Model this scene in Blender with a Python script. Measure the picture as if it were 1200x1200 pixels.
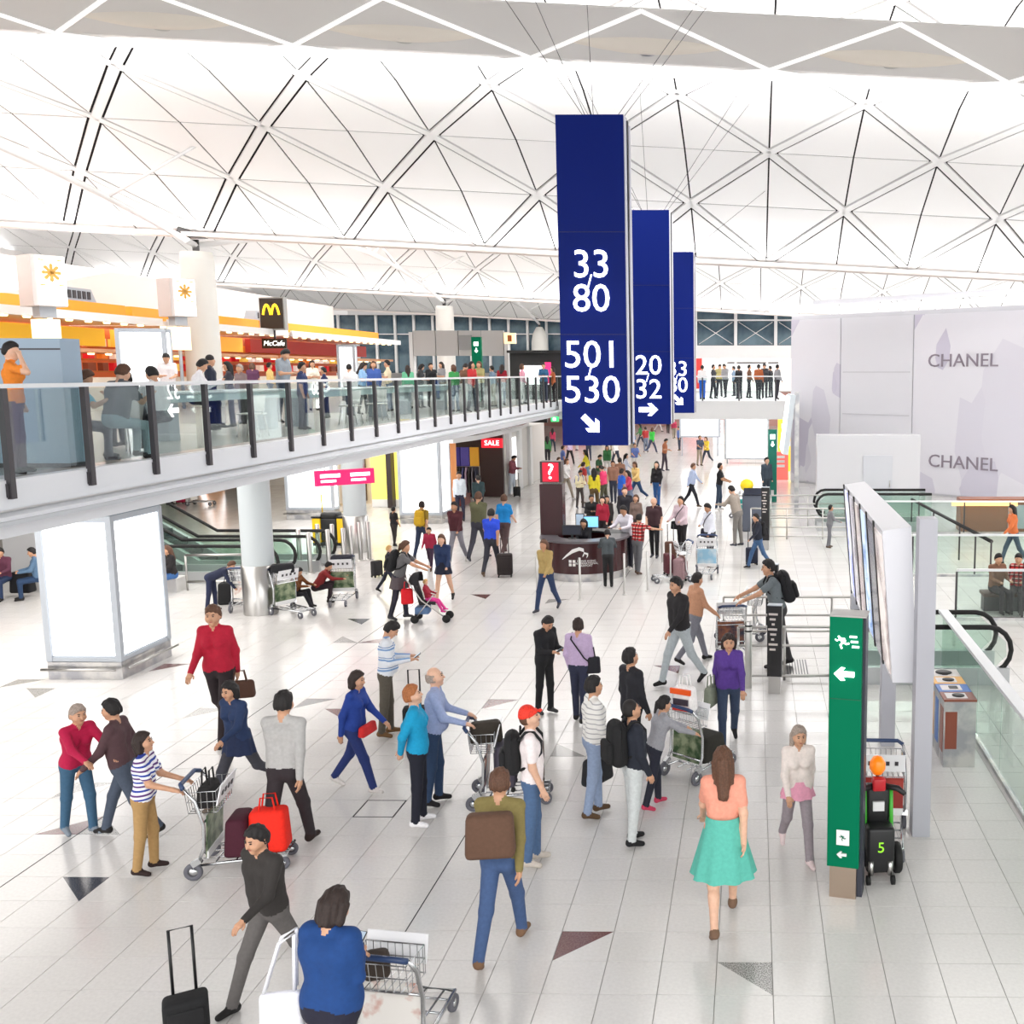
import bpy, bmesh, math, random
import numpy as np
from mathutils import Vector, Matrix, Euler
random.seed(7)
for o in list(bpy.data.objects): bpy.data.objects.remove(o)
S = bpy.context.scene
COL = S.collection
R = math.radians
PI = math.pi

# ------------------------------------------------------------------ camera
F, PX, PY, HC = 1200., 867., 600., 5.3          # focal length / principal point in pixels of the 1200 frame, eye height
TH = math.atan((600 - 437) / F); PS = math.atan(15 / F)
FW = np.array([-math.sin(PS) * math.cos(TH), math.cos(PS) * math.cos(TH), -math.sin(TH)])
RT = np.array([math.cos(PS), math.sin(PS), 0.])
UP = np.cross(RT, FW)
cd = bpy.data.cameras.new('camera'); cam = bpy.data.objects.new('camera', cd); COL.objects.link(cam)
cam.matrix_world = Matrix(((RT[0], UP[0], -FW[0], 0), (RT[1], UP[1], -FW[1], 0), (RT[2], UP[2], -FW[2], HC), (0, 0, 0, 1)))
cd.sensor_width = 36; cd.lens = 36 * F / 1200; cd.shift_x = -(PX - 600) / 1200; cd.shift_y = 0; cd.clip_end = 600
S.camera = cam
def ray(x, y): return FW + RT * (x - PX) / F + UP * (PY - y) / F
def G(x, y, z=0.):                               # where a sight line meets the level z
    d = ray(x, y); p = d * (z - HC) / d[2]; return Vector((p[0], p[1], z))
def atY(x, y, Y):
    d = ray(x, y); p = d * Y / d[1]; return Vector((p[0], Y, HC + p[2]))
def atX(x, y, X):
    d = ray(x, y); p = d * X / d[0]; return Vector((X, p[1], HC + p[2]))
def proj(p):
    v = np.array(p) - np.array([0, 0, HC]); z = v @ FW
    return PX + F * (v @ RT) / z, PY - F * (v @ UP) / z

# ------------------------------------------------------------------ world, lights, exposure
W = bpy.data.worlds.new('daylight'); S.world = W; W.use_nodes = True
bg = W.node_tree.nodes['Background']; bg.inputs[0].default_value = (1, .99, .98, 1); bg.inputs[1].default_value = 1.7
S.view_settings.view_transform = 'Standard'; S.view_settings.look = 'None'
S.view_settings.exposure = 0.52; S.view_settings.gamma = 1
def area(name, loc, rot, sx, sy, power, col=(1, 1, 1)):
    l = bpy.data.lights.new(name, 'AREA'); l.shape = 'RECTANGLE'; l.size = sx; l.size_y = sy; l.energy = power; l.color = col
    o = bpy.data.objects.new(name, l); COL.objects.link(o); o.location = loc; o.rotation_euler = rot; return o
TILT = .053
hoard_rot = math.atan2(36.53 - 49.9, 16.6 - 1.8)
VP, VY0, VZ, VRISE = 30.6, 38.4, 10.4, 4.0       # vault period, first valley, valley height at X=-20.5, rise
for k in range(-1, 3):                           # skylight strips along each vault crown and the uplights on the diffusers
    ya = VY0 - VP / 2 + VP * k
    zc = VZ + VRISE - TILT * (-8 + 20.5)
    area('skylight', (-8, ya, zc - .12), (0, R(3), 0), 76, 3.2, 5000 if k < 0 else 1200)
    area('uplight', (-8, ya + (2.6 if k == 0 else 0), zc - 1.55), (PI, R(3), 0), 76, 4.0, 5200, (1, .985, .97))
for k in range(2): area('valley_fill', (-8, VY0 + VP * k - .6, VZ - TILT * 12.5 - .3), (R(180 + 36), R(3), 0), 70, .4, 750, (1, .985, .97))  # unseen fill lamps added at the valley beams to brighten the vaults
area('stall_fill', (-26.5, 42, 9.45), (R(180 + 12), 0, 0), 4, 34, 1500, (1, .95, .92))  # added fill lamps, unseen, over stall roofs and hoarding, washing the vaults
area('hoarding_fill', (9.6, 44.2, 9.0), (R(180 + 20), 0, hoard_rot), 18, .8, 800)  # added fill above the hoarding, lifts the ceiling on the right
area('hall_light', (-6, 62, 3.2), (0, 0, 0), 20, 24, 900, (1, .97, .95))        # light troughs of the low ceiling under the crossing bridge
area('soffit_light', (-14, 30, 3.3), (0, 0, 0), 6, 40, 1100, (1, .97, .94))       # light troughs under the food court deck
area('food_court_light', (-24, 44, 7.0), (0, 0, 0), 5, 34, 900, (1, .8, .6))    # warm lamps of the food stalls

# ------------------------------------------------------------------ materials
def lin(c): return tuple(((v / 255) / 12.92 if v / 255 < .04045 else ((v / 255 + .055) / 1.055) ** 2.4) for v in c)
MC = {}
def M(name, col=(200, 200, 200), rough=.5, metal=0., emit=0., spec=.5):
    if name in MC: return MC[name]
    m = bpy.data.materials.new(name); m.use_nodes = True
    b = m.node_tree.nodes['Principled BSDF']; c = lin(col) + (1,)
    b.inputs['Base Color'].default_value = c; b.inputs['Roughness'].default_value = rough; b.inputs['Metallic'].default_value = metal
    b.inputs['Specular IOR Level'].default_value = spec
    if emit: b.inputs['Emission Color'].default_value = c; b.inputs['Emission Strength'].default_value = emit
    m.diffuse_color = c; MC[name] = m; return m
def noise_mat(name, c1, c2, scale, rough=.5, metal=0., lo=.4, hi=.6, bump=0., detail=4, coord='Object'):
    m = M(name, c1, rough, metal); n = m.node_tree.nodes; l = m.node_tree.links; b = n['Principled BSDF']
    tc = n.new('ShaderNodeTexCoord'); t = n.new('ShaderNodeTexNoise'); r = n.new('ShaderNodeValToRGB')
    t.inputs['Scale'].default_value = scale; t.inputs['Detail'].default_value = detail
    r.color_ramp.elements[0].position = lo; r.color_ramp.elements[0].color = lin(c1) + (1,)
    r.color_ramp.elements[1].position = hi; r.color_ramp.elements[1].color = lin(c2) + (1,)
    l.new(tc.outputs[coord], t.inputs['Vector']); l.new(t.outputs['Fac'], r.inputs['Fac']); l.new(r.outputs['Color'], b.inputs['Base Color'])
    if bump:
        bp = n.new('ShaderNodeBump'); bp.inputs['Strength'].default_value = bump; bp.inputs['Distance'].default_value = .01
        l.new(t.outputs['Fac'], bp.inputs['Height']); l.new(bp.outputs['Normal'], b.inputs['Normal'])
    return m
def stripe_mat(name, cols, period, axis='Z', rough=.8, cols2=None):
    """cloth or print with bands: cols = list of (fraction, rgb)"""
    m = M(name, cols[0][1], rough); n = m.node_tree.nodes; l = m.node_tree.links; b = n['Principled BSDF']
    tc = n.new('ShaderNodeTexCoord'); sp = n.new('ShaderNodeSeparateXYZ'); l.new(tc.outputs['Object'], sp.inputs[0])
    def band(ax, cs):
        d = n.new('ShaderNodeMath'); d.operation = 'DIVIDE'; d.inputs[1].default_value = period; l.new(sp.outputs[ax], d.inputs[0])
        fr = n.new('ShaderNodeMath'); fr.operation = 'FRACT'; l.new(d.outputs[0], fr.inputs[0])
        r = n.new('ShaderNodeValToRGB'); r.color_ramp.interpolation = 'CONSTANT'; e = r.color_ramp.elements
        while len(e) < len(cs): e.new(.5)
        for i, (p, c) in enumerate(cs): e[i].position = p; e[i].color = lin(c) + (1,)
        l.new(fr.outputs[0], r.inputs[0]); return r.outputs[0]
    out = band(axis, cols)
    if cols2:
        mx = n.new('ShaderNodeMix'); mx.data_type = 'RGBA'; mx.blend_type = 'MULTIPLY'; mx.inputs[0].default_value = 1
        l.new(out, mx.inputs[6]); l.new(band('X', cols2), mx.inputs[7]); out = mx.outputs[2]
    l.new(out, b.inputs['Base Color']); return m
def glass_mat(name, tint=(225, 240, 235), refl=.10, rough=.02):
    if name in MC: return MC[name]
    m = bpy.data.materials.new(name); m.use_nodes = True; n = m.node_tree.nodes; l = m.node_tree.links; n.clear()
    o = n.new('ShaderNodeOutputMaterial'); mx = n.new('ShaderNodeMixShader'); t = n.new('ShaderNodeBsdfTransparent'); g = n.new('ShaderNodeBsdfGlossy')
    t.inputs[0].default_value = lin(tint) + (1,); g.inputs['Roughness'].default_value = rough
    lw = n.new('ShaderNodeLayerWeight'); lw.inputs[0].default_value = .25
    ad = n.new('ShaderNodeMath'); ad.operation = 'MULTIPLY_ADD'; ad.inputs[1].default_value = .38; ad.inputs[2].default_value = refl
    l.new(lw.outputs['Fresnel'], ad.inputs[0]); l.new(ad.outputs[0], mx.inputs[0]); l.new(t.outputs[0], mx.inputs[1]); l.new(g.outputs[0], mx.inputs[2]); l.new(mx.outputs[0], o.inputs[0])
    MC[name] = m; return m

WHITE = M('white_paint', (236, 236, 236), .55)
PANEL = M('ceiling_panel_white', (240, 240, 240), .6)
DARKGAP = M('dark_gap', (24, 21, 26), .9)
STEEL = M('brushed_steel', (190, 188, 185), .28, 1.)
STEEL2 = noise_mat('worn_steel', (165, 165, 170), (205, 203, 200), 3, .32, 1.)
GREYP = M('grey_panel', (176, 182, 190), .45)
DARKM = M('dark_metal', (58, 54, 58), .4)
BLACK = M('black_plastic', (22, 22, 24), .45)
RUBBER = M('black_rubber', (18, 18, 18), .7)
LIT = M('lit_white', (255, 255, 255), .5, 0, 1.25)
LITC = M('lit_letters', (255, 255, 255), .5, 0, 1.8)
GLASS = glass_mat('clear_glass', (238, 245, 244), .0)
GLASSG = glass_mat('green_glass', (238, 246, 242), .02)
NAVY = M('navy_sign', (16, 34, 112), .45, 0, 0, .08)
GREEN = M('green_sign', (0, 112, 78), .45, 0, 0, .08)
MAROON = M('maroon_laminate', (58, 20, 24), .25)
RED = M('red_panel', (190, 16, 50), .4, 0, .35)
YELLOW = M('yellow_panel', (246, 196, 40), .5, 0, .2)
ORANGE = M('orange_panel', (240, 150, 30), .5, 0, .25)
WARM = M('warm_lamp', (255, 214, 150), .5, 0, 4.)

# ------------------------------------------------------------------ mesh helpers
class MB:
    def __init__(s): s.v = []; s.f = []; s.m = []; s.sm = []
    def add(s, vs, fs, mi=0, smooth=False, T=None):
        n = len(s.v)
        for p in vs:
            p = Vector(p); s.v.append(tuple(T @ p) if T else tuple(p))
        for f in fs: s.f.append(tuple(i + n for i in f)); s.m.append(mi); s.sm.append(smooth)
        return s
    def box(s, c, d, mi=0, rot=None, T=None):
        x, y, z = d[0] / 2, d[1] / 2, d[2] / 2
        vs = [Vector((a * x, b * y, e * z)) for a in (-1, 1) for b in (-1, 1) for e in (-1, 1)]
        if rot: E_ = Euler(rot).to_matrix(); vs = [E_ @ v for v in vs]
        vs = [v + Vector(c) for v in vs]
        return s.add(vs, [(0, 1, 3, 2), (4, 6, 7, 5), (0, 4, 5, 1), (2, 3, 7, 6), (0, 2, 6, 4), (1, 5, 7, 3)], mi, False, T)
    def rbox(s, c, d, r=.03, seg=3, mi=0, rot=None, T=None, taper=None):
        bm = bmesh.new(); bmesh.ops.create_cube(bm, size=1)
        for v in bm.verts:
            k = taper if (taper and v.co.z > 0) else (1, 1)
            v.co = Vector((v.co.x * d[0] * k[0], v.co.y * d[1] * k[1], v.co.z * d[2]))
        bmesh.ops.bevel(bm, geom=list(bm.edges), offset=min(r, min(d) * .49), segments=seg, profile=.5, affect='EDGES')
        E_ = Euler(rot).to_matrix() if rot else Matrix.Identity(3)
        bm.verts.index_update()
        vs = [E_ @ v.co + Vector(c) for v in bm.verts]; fs = [[v.index for v in f.verts] for f in bm.faces]; bm.free()
        return s.add(vs, fs, mi, True, T)
    def tube(s, path, r, n=8, mi=0, cap=True, closed=False, T=None):
        P = [Vector(p) for p in path]; N = len(P); rr = r if isinstance(r, (list, tuple)) else [r] * N
        vs = []; up = Vector((0, 0, 1)); prev = None
        for i, p in enumerate(P):
            a = P[(i - 1) % N] if (i > 0 or closed) else p; b = P[(i + 1) % N] if (i < N - 1 or closed) else p
            t = (b - a).normalized() if (b - a).length > 1e-9 else Vector((0, 0, 1))
            if prev is None:
                u = t.cross(up) if abs(t.z) < .95 else t.cross(Vector((0, 1, 0)))
            else: u = prev - t * prev.dot(t)
            u.normalize(); prev = u; w = t.cross(u)
            for k in range(n):
                a_ = 2 * PI * k / n; vs.append(p + (u * math.cos(a_) + w * math.sin(a_)) * rr[i])
        fs = []
        for i in range(N if closed else N - 1):
            j = (i + 1) % N
            for k in range(n): fs.append((i * n + k, i * n + (k + 1) % n, j * n + (k + 1) % n, j * n + k))
        if cap and not closed: fs.append(tuple(range(n))[::-1]); fs.append(tuple((N - 1) * n + k for k in range(n)))
        return s.add(vs, fs, mi, n > 5, T)
    def lathe(s, prof, n=16, c=(0, 0, 0), mi=0, T=None, a0=0, a1=2 * PI):
        full = abs(a1 - a0 - 2 * PI) < 1e-6; vs = []; m = n if full else n + 1
        for (r, z) in prof:
            for k in range(m):
                a = a0 + (a1 - a0) * k / n; vs.append((c[0] + r * math.cos(a), c[1] + r * math.sin(a), c[2] + z))
        fs = []
        for i in range(len(prof) - 1):
            for k in range(n): fs.append((i * m + k, i * m + (k + 1) % m, (i + 1) * m + (k + 1) % m, (i + 1) * m + k))
        return s.add(vs, fs, mi, True, T)
    def prism(s, poly, z0, z1, mi=0, T=None):
        n = len(poly); vs = [(x, y, z0) for x, y in poly] + [(x, y, z1) for x, y in poly]
        fs = [tuple(range(n))[::-1], tuple(range(n, 2 * n))] + [(i, (i + 1) % n, n + (i + 1) % n, n + i) for i in range(n)]
        return s.add(vs, fs, mi, False, T)
    def quad(s, a, b, c, d, mi=0): return s.add([a, b, c, d], [(0, 1, 2, 3)], mi)
    def mesh(s, name, mats):
        me = bpy.data.meshes.new(name); me.from_pydata(s.v, [], s.f)
        for m in (mats if isinstance(mats, (list, tuple)) else [mats]): me.materials.append(m)
        me.polygons.foreach_set('material_index', s.m); me.polygons.foreach_set('use_smooth', s.sm); me.update()
        return me
    def build(s, name, mats, parent=None, label=None, loc=None, rz=0.):
        return link(name, s.mesh(name, mats), parent, label, loc, rz)
def link(name, data, parent=None, label=None, loc=None, rz=0.):
    o = bpy.data.objects.new(name, data); COL.objects.link(o)
    if parent is not None: o.parent = parent
    if loc is not None: o.location = loc
    if rz: o.rotation_euler = (0, 0, rz)
    if label: o['label'] = label
    return o
def tag(o, label, cat, group=None):
    o['label'] = label; o['category'] = cat
    if group: o['group'] = group
    return o
def thing(name, label, cat, loc=(0, 0, 0), rz=0., group=None):
    o = link(name, None, None, None, loc, rz); o.empty_display_size = .2
    return tag(o, label, cat, group)
def struct(o): o['kind'] = 'structure'; return o
def dup(root, loc=None, rz=None, label=None, group=None):
    def cp(o, par):
        c = o.copy(); COL.objects.link(c); c.parent = par
        for ch in o.children: cp(ch, c)
        return c
    r = cp(root, None)
    if loc is not None: r.location = loc
    if rz is not None: r.rotation_euler = (0, 0, rz)
    if label: r['label'] = label
    if group: r['group'] = group
    return r
def text(name, body, size, mat, loc, rot, parent=None, depth=.01, align='CENTER', sx=1., shear=0.):
    cu = bpy.data.curves.new(name, 'FONT'); cu.body = body; cu.size = size; cu.extrude = depth; cu.align_x = align; cu.align_y = 'CENTER'; cu.shear = shear
    cu.resolution_u = 3
    t = bpy.data.objects.new(name, cu); COL.objects.link(t)
    me = bpy.data.meshes.new_from_object(t.evaluated_get(bpy.context.evaluated_depsgraph_get()))
    bpy.data.objects.remove(t); bpy.data.curves.remove(cu)
    me.materials.clear(); me.materials.append(mat)
    o = link(name, me, parent, None, loc); o.rotation_euler = rot; o.scale = (sx, 1, 1); return o
UPR = (PI / 2, 0, 0)                             # upright print facing -Y
def arrow_poly(w):
    """arrow pointing +x in a w x w field"""
    a = w / 2; t = w * .13
    return [(-a, -t), (a * .25, -t), (-a * .1, -a * .62), (a * .3, -a * .62 - t * .2), (a, 0), (a * .3, a * .62 + t * .2), (-a * .1, a * .62), (a * .25, t), (-a, t)]
def arrow(name, w, ang, mat, loc, parent, depth=.012):
    o = MB().prism(arrow_poly(w), -depth, depth).build(name, mat, parent, None, loc)
    o.rotation_euler = (Matrix.Rotation(PI / 2, 3, 'X') @ Matrix.Rotation(ang, 3, 'Z')).to_euler(); return o

# ------------------------------------------------------------------ roof: barrel vaults with a triangular lattice
XS, RS, ROWX = 5.13, VP / 10, 3.05               # lattice spacing along X, row spacing along Y, phase of odd rows
RAD = ((VP / 2) ** 2 + VRISE ** 2) / (2 * VRISE)
def vz(x, y):
    dy = ((y - (VY0 - VP / 2) + VP / 2) % VP) - VP / 2
    return VZ - TILT * (x + 20.5) + VRISE - (RAD - math.sqrt(RAD * RAD - dy * dy))
XMIN, XMAX = -54, 30
ceil_bm = MB()                                   # the dark deck behind the panels
ys = [VY0 - VP - RS * 5 + RS * k for k in range(0, 41)]
for a, b in zip(ys, ys[1:]):
    ceil_bm.quad((XMIN, a, vz(XMIN, a) + .09), (XMIN, b, vz(XMIN, b) + .09), (XMAX, b, vz(XMAX, b) + .09), (XMAX, a, vz(XMAX, a) + .09))
ceiling = struct(ceil_bm.build('ceiling', DARKGAP))
def inset(tri, ds):
    out = []; n = 3; c = sum((Vector(t) for t in tri), Vector((0, 0))) / 3
    L = []
    for i in range(3):
        a = Vector(tri[i]); b = Vector(tri[(i + 1) % 3]); t = (b - a).normalized(); nn = Vector((-t.y, t.x))
        if (c - a).dot(nn) < 0: nn = -nn
        L.append((a + nn * ds[i], t))
    for i in range(3):
        (p, t), (q, u) = L[i - 1], L[i]
        den = t.x * u.y - t.y * u.x; k = ((q - p).x * u.y - (q - p).y * u.x) / den; out.append(p + t * k)
    return out
def lift(p, ya, yb):                             # a point of the flat strip between two rows, put on the facet
    f = (p.y - ya) / (yb - ya); z0, z1 = vz(0, ya), vz(0, yb)
    return (p.x, p.y, z0 + (z1 - z0) * f - TILT * p.x)
rest = MB(); rib_rest = MB(); panel_n = 0
for j in range(-20, 31):
    ya, yb = VY0 - RS * j, VY0 - RS * (j + 1)    # row j=0 is the first valley; j counts towards the camera, negative = farther
    j_ = j
    pha = ROWX if j % 2 else ROWX + XS / 2; phb = ROWX + XS / 2 if j % 2 else ROWX
    near1 = 0 <= j <= 3; far2 = -10 <= j <= -6
    if not (near1 or far2) and j > 8: continue
    G1 = .026; GD = .2
    tris = []                                    # in the frame of column 0: a0, a1 on row ya; b between
    a0 = Vector((pha, ya)); a1 = Vector((pha + XS, ya)); am = (a0 + a1) / 2
    bx = pha + XS / 2; b0 = Vector((bx, yb)); b1 = Vector((bx + XS, yb)); bm_ = (b0 + b1) / 2
    tris.append(inset((a0, am, b0), (G1, G1, GD))); tris.append(inset((am, a1, b0), (G1, GD, G1)))
    tris.append(inset((b0, bm_, a1), (G1, G1, GD))); tris.append(inset((bm_, b1, a1), (G1, GD, G1)))
    meshes = []
    for t in tris:
        mb = MB(); lo = [Vector(lift(p, ya, yb)) for p in t]; mb.add(lo + [q + Vector((0, 0, .02)) for q in lo], [(0, 2, 1), (3, 4, 5), (0, 1, 4, 3), (1, 2, 5, 4), (2, 0, 3, 5)])
        meshes.append(mb)
    ribs = []
    for (p, q) in ((a0, b0), (b0, a1)):
        t = (q - p).normalized(); nn = Vector((-t.y, t.x)) * .125; mb = MB()
        lo = [Vector(lift(v, ya, yb)) - Vector((0, 0, .015)) for v in (p + nn, q + nn, q - nn, p - nn)]
        mb.add(lo + [v + Vector((0, 0, .07)) for v in lo], [(0, 1, 2, 3), (7, 6, 5, 4), (0, 4, 5, 1), (1, 5, 6, 2), (2, 6, 7, 3), (3, 7, 4, 0)]); ribs.append(mb)
    me = [m.mesh('ceiling_panel', PANEL) for m in meshes]; mr = [m.mesh('roof_rib', WHITE) for m in ribs]
    yv = (ya + yb) / 2
    for i in range(-12, 6):
        off = Vector((i * XS, 0, -TILT * i * XS)); xc = pha + XS / 2 + i * XS
        lo_x = -29 if near1 else -42; hi_x = 12.5 if near1 else 18
        single = (near1 or (far2 and j <= -8)) and lo_x < xc < hi_x
        if single:
            for k, m in enumerate(me): link('ceiling_panel', m, ceiling, None, off)
            for m in mr: link('roof_rib', m, ceiling, None, off)
        else:
            T = Matrix.Translation(off)
            for m in meshes: rest.add(m.v, m.f, 0, False, T)
            for m in ribs: rib_rest.add(m.v, m.f, 0, False, T)
r_ = rest.build('ceiling_panel_field', PANEL, ceiling); r_['kind'] = 'stuff'
r_ = rib_rest.build('roof_rib_field', WHITE, ceiling); r_['kind'] = 'stuff'
# valley beams, columns and the arched struts on the column lines
def roofbeam(y):
    mb = MB(); a = Vector((XMIN, y, vz(XMIN, y) - .08)); b = Vector((XMAX, y, vz(XMAX, y) - .08))
    for dy, dz, w, h in ((-.2, .0, .22, .16), (.2, .0, .22, .16)):
        vs = []
        for p in (a, b):
            for sy, sz in ((-1, -1), (1, -1), (1, 1), (-1, 1)): vs.append(p + Vector((0, dy + sy * w / 2, dz + sz * h / 2)))
        mb.add(vs, [(0, 1, 2, 3), (7, 6, 5, 4), (0, 4, 5, 1), (1, 5, 6, 2), (2, 6, 7, 3), (3, 7, 4, 0)])
    return mb
for k in range(3):
    o = roofbeam(VY0 + VP * k).build('trim_%d' % (k + 1), M('valley_beam', (232, 222, 216), .5)); struct(o)  # white beam; slight pink of the warm lamps put into its colour
CX = -20.5
COLM = M('column_paint', (222, 220, 214), .5)
for k, (nm, lab) in enumerate((('a', 'white round roof column rising beside the lit food court stalls'), ('b', 'white round roof column behind the grey departure board'), ('c', 'white round roof column with domed head before the far window wall'))):
    y = VY0 + VP * k; zt = vz(CX, y) - .55
    t = thing('roof_column', lab, 'column', (CX, y, 4.05), 0, 'white roof columns')
    prof = [(.62, 0), (.58, zt - 4.5), (.54, zt - 4.2), (.0, zt - 4.18)] if k < 2 else [(.8, 0), (.78, zt - 5.6), (.66, zt - 4.9), (.3, zt - 4.25), (0, zt - 4.2)]
    MB().lathe(prof, 28).build('shaft', COLM, t)
    j = MB(); j.tube([(0, 0, zt - 4.3), (0, 0, zt - 3.75)], .12, 10); j.box((0, 0, zt - 3.62), (.7, .5, .14)); j.box((-.28, -.2, zt - 3.5), (.5, .12, .3), 0, (0, R(25), R(30)))
    j.build('bearing', M('dark_steel', (92, 90, 90), .4, .8), t)
    for sx in (1,):
        if k == 2: break
    # arch strut towards the camera under the vault, with its props
    a = thing('arch_strut', 'white curved tube strut springing from the column ' + ('beside the food stalls' if k == 0 else 'behind the departure board' if k == 1 else 'before the far window wall'), 'strut', (CX, y, zt), 0, 'roof struts')
    path = []
    for i in range(13):
        f = i / 12; yy = -f * VP; path.append((0, yy, 1.75 * math.sin(PI * f) + .1))
    MB().tube(path, .11, 10).build('tube', WHITE, a)
    for i, nx in ((2, 2.9), (3, -2.2), (5, 2.9), (5, -2.2)):
        p = Vector(path[i]); wy = y + p.y; q = Vector((nx, p.y + .3, vz(CX + nx, wy) - zt - .02)); MB().tube([p, q], .055, 8).build('prop', WHITE, a)

# ------------------------------------------------------------------ light diffuser hung below the first crown
YA = VY0 - VP / 2
def dz(x): return -TILT * (x + 20.5)
diff = thing('light_diffuser', 'white folded light diffuser of panels and tubes hung below the skylight', 'ceiling light', (0, YA, 0))
FAB = M('diffuser_fabric', (214, 212, 210), .7); TUBE = M('diffuser_tube', (245, 245, 245), .4, 0, .35)
pk, pf, pn = atY(622, 65, YA), atY(777, 87, YA + 2), atY(1065, 26, YA - 1.7)
ZK, ZR, ZN = pk.z - dz(pk.x), pf.z - dz(pf.x), pn.z - dz(pn.x)   # keel, far rim, near rim heights at X=-20.5
k0 = pk.x; KS = XS
for i in range(-7, 7):
    xk = k0 + i * KS; xr = xk + KS / 2; xk1 = xk + KS
    K0 = Vector((xk, 0, ZK + dz(xk))); K1 = Vector((xk1, 0, ZK + dz(xk1))); RF = Vector((xr, 2.0, ZR + dz(xr))); RF0 = Vector((xr - KS, 2.0, ZR + dz(xr - KS)))
    NR = Vector((xr, -1.7, ZN + dz(xr))); NR0 = Vector((xr - KS, -1.7, ZN + dz(xr - KS)))
    def tri(a, b, c):
        n = (b - a).cross(c - a).normalized() * .02; MB().add([a - n, b - n, c - n, a + n, b + n, c + n], [(0, 2, 1), (3, 4, 5), (0, 1, 4, 3), (1, 2, 5, 4), (2, 0, 3, 5)]).build('diffuser_panel', FAB, diff)
    tri(K0, RF, K1); tri(RF0, RF, K0)
    tri(K0, K1, NR); tri(NR0, NR, K0)
    for a, b, r in ((K0, RF, .05), (RF, K1, .05), (K0, NR, .045), (NR, K1, .045)): MB().tube([a - Vector((0, 0, .05)), b - Vector((0, 0, .05))], r, 8).build('frame_tube', TUBE, diff)
    # cream duct sagging between two keel nodes
    m = MB(); pts = []
    for q in range(9):
        f = q / 8; p = K0.lerp(K1, .1 + .8 * f) + Vector((0, -.55, .28)); pts.append(p)
    m.tube(pts, [.04 + .26 * math.sin(PI * (q / 8)) for q in range(9)], 12); m.build('duct', M('cream_duct', (226, 219, 208), .6), diff)
    MB().lathe([(.0, 0), (.12, 0), (.17, -.03), (.17, .03), (0, .03)], 16, tuple(K0.lerp(K1, .5) + Vector((0, -.5, .04)))).build('downlight', STEEL, diff)

# ------------------------------------------------------------------ floor
TILE = .5; TX0, TY0 = .184, 9.16
def terrazzo(name):
    m = noise_mat(name, (216, 213, 210), (224, 221, 218), 30, .13, 0, .3, .7)
    n = m.node_tree.nodes; l = m.node_tree.links
    t2 = n.new('ShaderNodeTexNoise'); t2.inputs['Scale'].default_value = 2.2; t2.inputs['Detail'].default_value = 3
    mp = n.new('ShaderNodeMapRange'); mp.inputs[3].default_value = .12; mp.inputs[4].default_value = .24
    tc = [q for q in n if q.type == 'TEX_COORD'][0]; l.new(tc.outputs['Object'], t2.inputs['Vector']); l.new(t2.outputs[0], mp.inputs[0]); l.new(mp.outputs[0], n['Principled BSDF'].inputs['Roughness'])
    return m
TERR = terrazzo('white_terrazzo')
TERRF = M('white_terrazzo_far', (218, 215, 212), .18)
n = TERRF.node_tree.nodes; l = TERRF.node_tree.links
br = n.new('ShaderNodeTexBrick'); br.offset = 0; br.inputs['Scale'].default_value = 1; br.inputs['Brick Width'].default_value = TILE; br.inputs['Row Height'].default_value = TILE; br.inputs['Mortar Size'].default_value = .004
br.inputs['Color1'].default_value = lin((214, 211, 208)) + (1,); br.inputs['Color2'].default_value = lin((222, 220, 217)) + (1,); br.inputs['Mortar'].default_value = lin((172, 168, 164)) + (1,)
tc = n.new('ShaderNodeTexCoord'); mp = n.new('ShaderNodeMapping'); mp.inputs['Location'].default_value = (-TX0, -TY0, 0)
l.new(tc.outputs['Object'], mp.inputs[0]); l.new(mp.outputs[0], br.inputs[0]); l.new(br.outputs[0], n['Principled BSDF'].inputs['Base Color'])
GROUT = M('grout', (170, 166, 162), .7)
INL = {'maroon': noise_mat('maroon_granite', (96, 58, 58), (122, 84, 82), 60, .14), 'grey': noise_mat('grey_granite', (110, 108, 106), (196, 194, 190), 95, .16, 0, .45, .55), 'dark': noise_mat('dark_granite', (52, 52, 60), (84, 82, 86), 70, .14)}
YFAR = TY0 + TILE * 30                            # tiles are built up to here
floor = struct(MB().box((-8, 60, -.11), (90, 150, .2)).build('floor', GROUT))
fo = MB(); X0f, X1f = -38, 24
fo.box(((X0f + X1f) / 2, (YFAR + 122) / 2, -.005), (X1f - X0f, 122 - YFAR, .01)); fo.box(((X0f + X1f) / 2, -2, -.005), (X1f - X0f, 2 * 8.1 - .2, .01))
fo.build('terrazzo_field', TERRF, floor)
inl = [(672, 1104, 'fl', 'maroon'), (888, 1143, 'fr', 'grey'), (95, 1042, 'fr', 'dark'), (92, 976, 'nr', 'maroon'), (102, 930, 'fl', 'grey'), (122, 968, 'nl', 'grey'), (352, 826, 'fl', 'dark'),
       (394, 838, 'fr', 'maroon'), (225, 838, 'fl', 'grey'), (414, 731, 'fr', 'dark'), (436, 746, 'nr', 'maroon'), (398, 753, 'nl', 'grey'), (573, 826, 'fl', 'maroon'), (30, 806, 'fl', 'grey'), (38, 816, 'fr', 'grey'), (180, 785, 'fl', 'maroon'),
       (545, 692, 'fl', 'dark'), (568, 697, 'fr', 'maroon'), (655, 707, 'fl', 'grey'), (775, 780, 'fr', 'maroon'), (690, 875, 'nl', 'grey'), (1035, 985, 'nl', 'maroon'), (975, 692, 'fl', 'grey'), (968, 666, 'fr', 'grey'), (935, 655, 'fl', 'maroon'), (745, 692, 'fr', 'grey'), (548, 647, 'fr', 'dark')]
cellmap = {}
for x, y, cn, c in inl:
    p = G(x, y); cellmap[(math.floor((p.x - TX0) / TILE), math.floor((p.y - TY0) / TILE))] = (cn, c)
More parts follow.
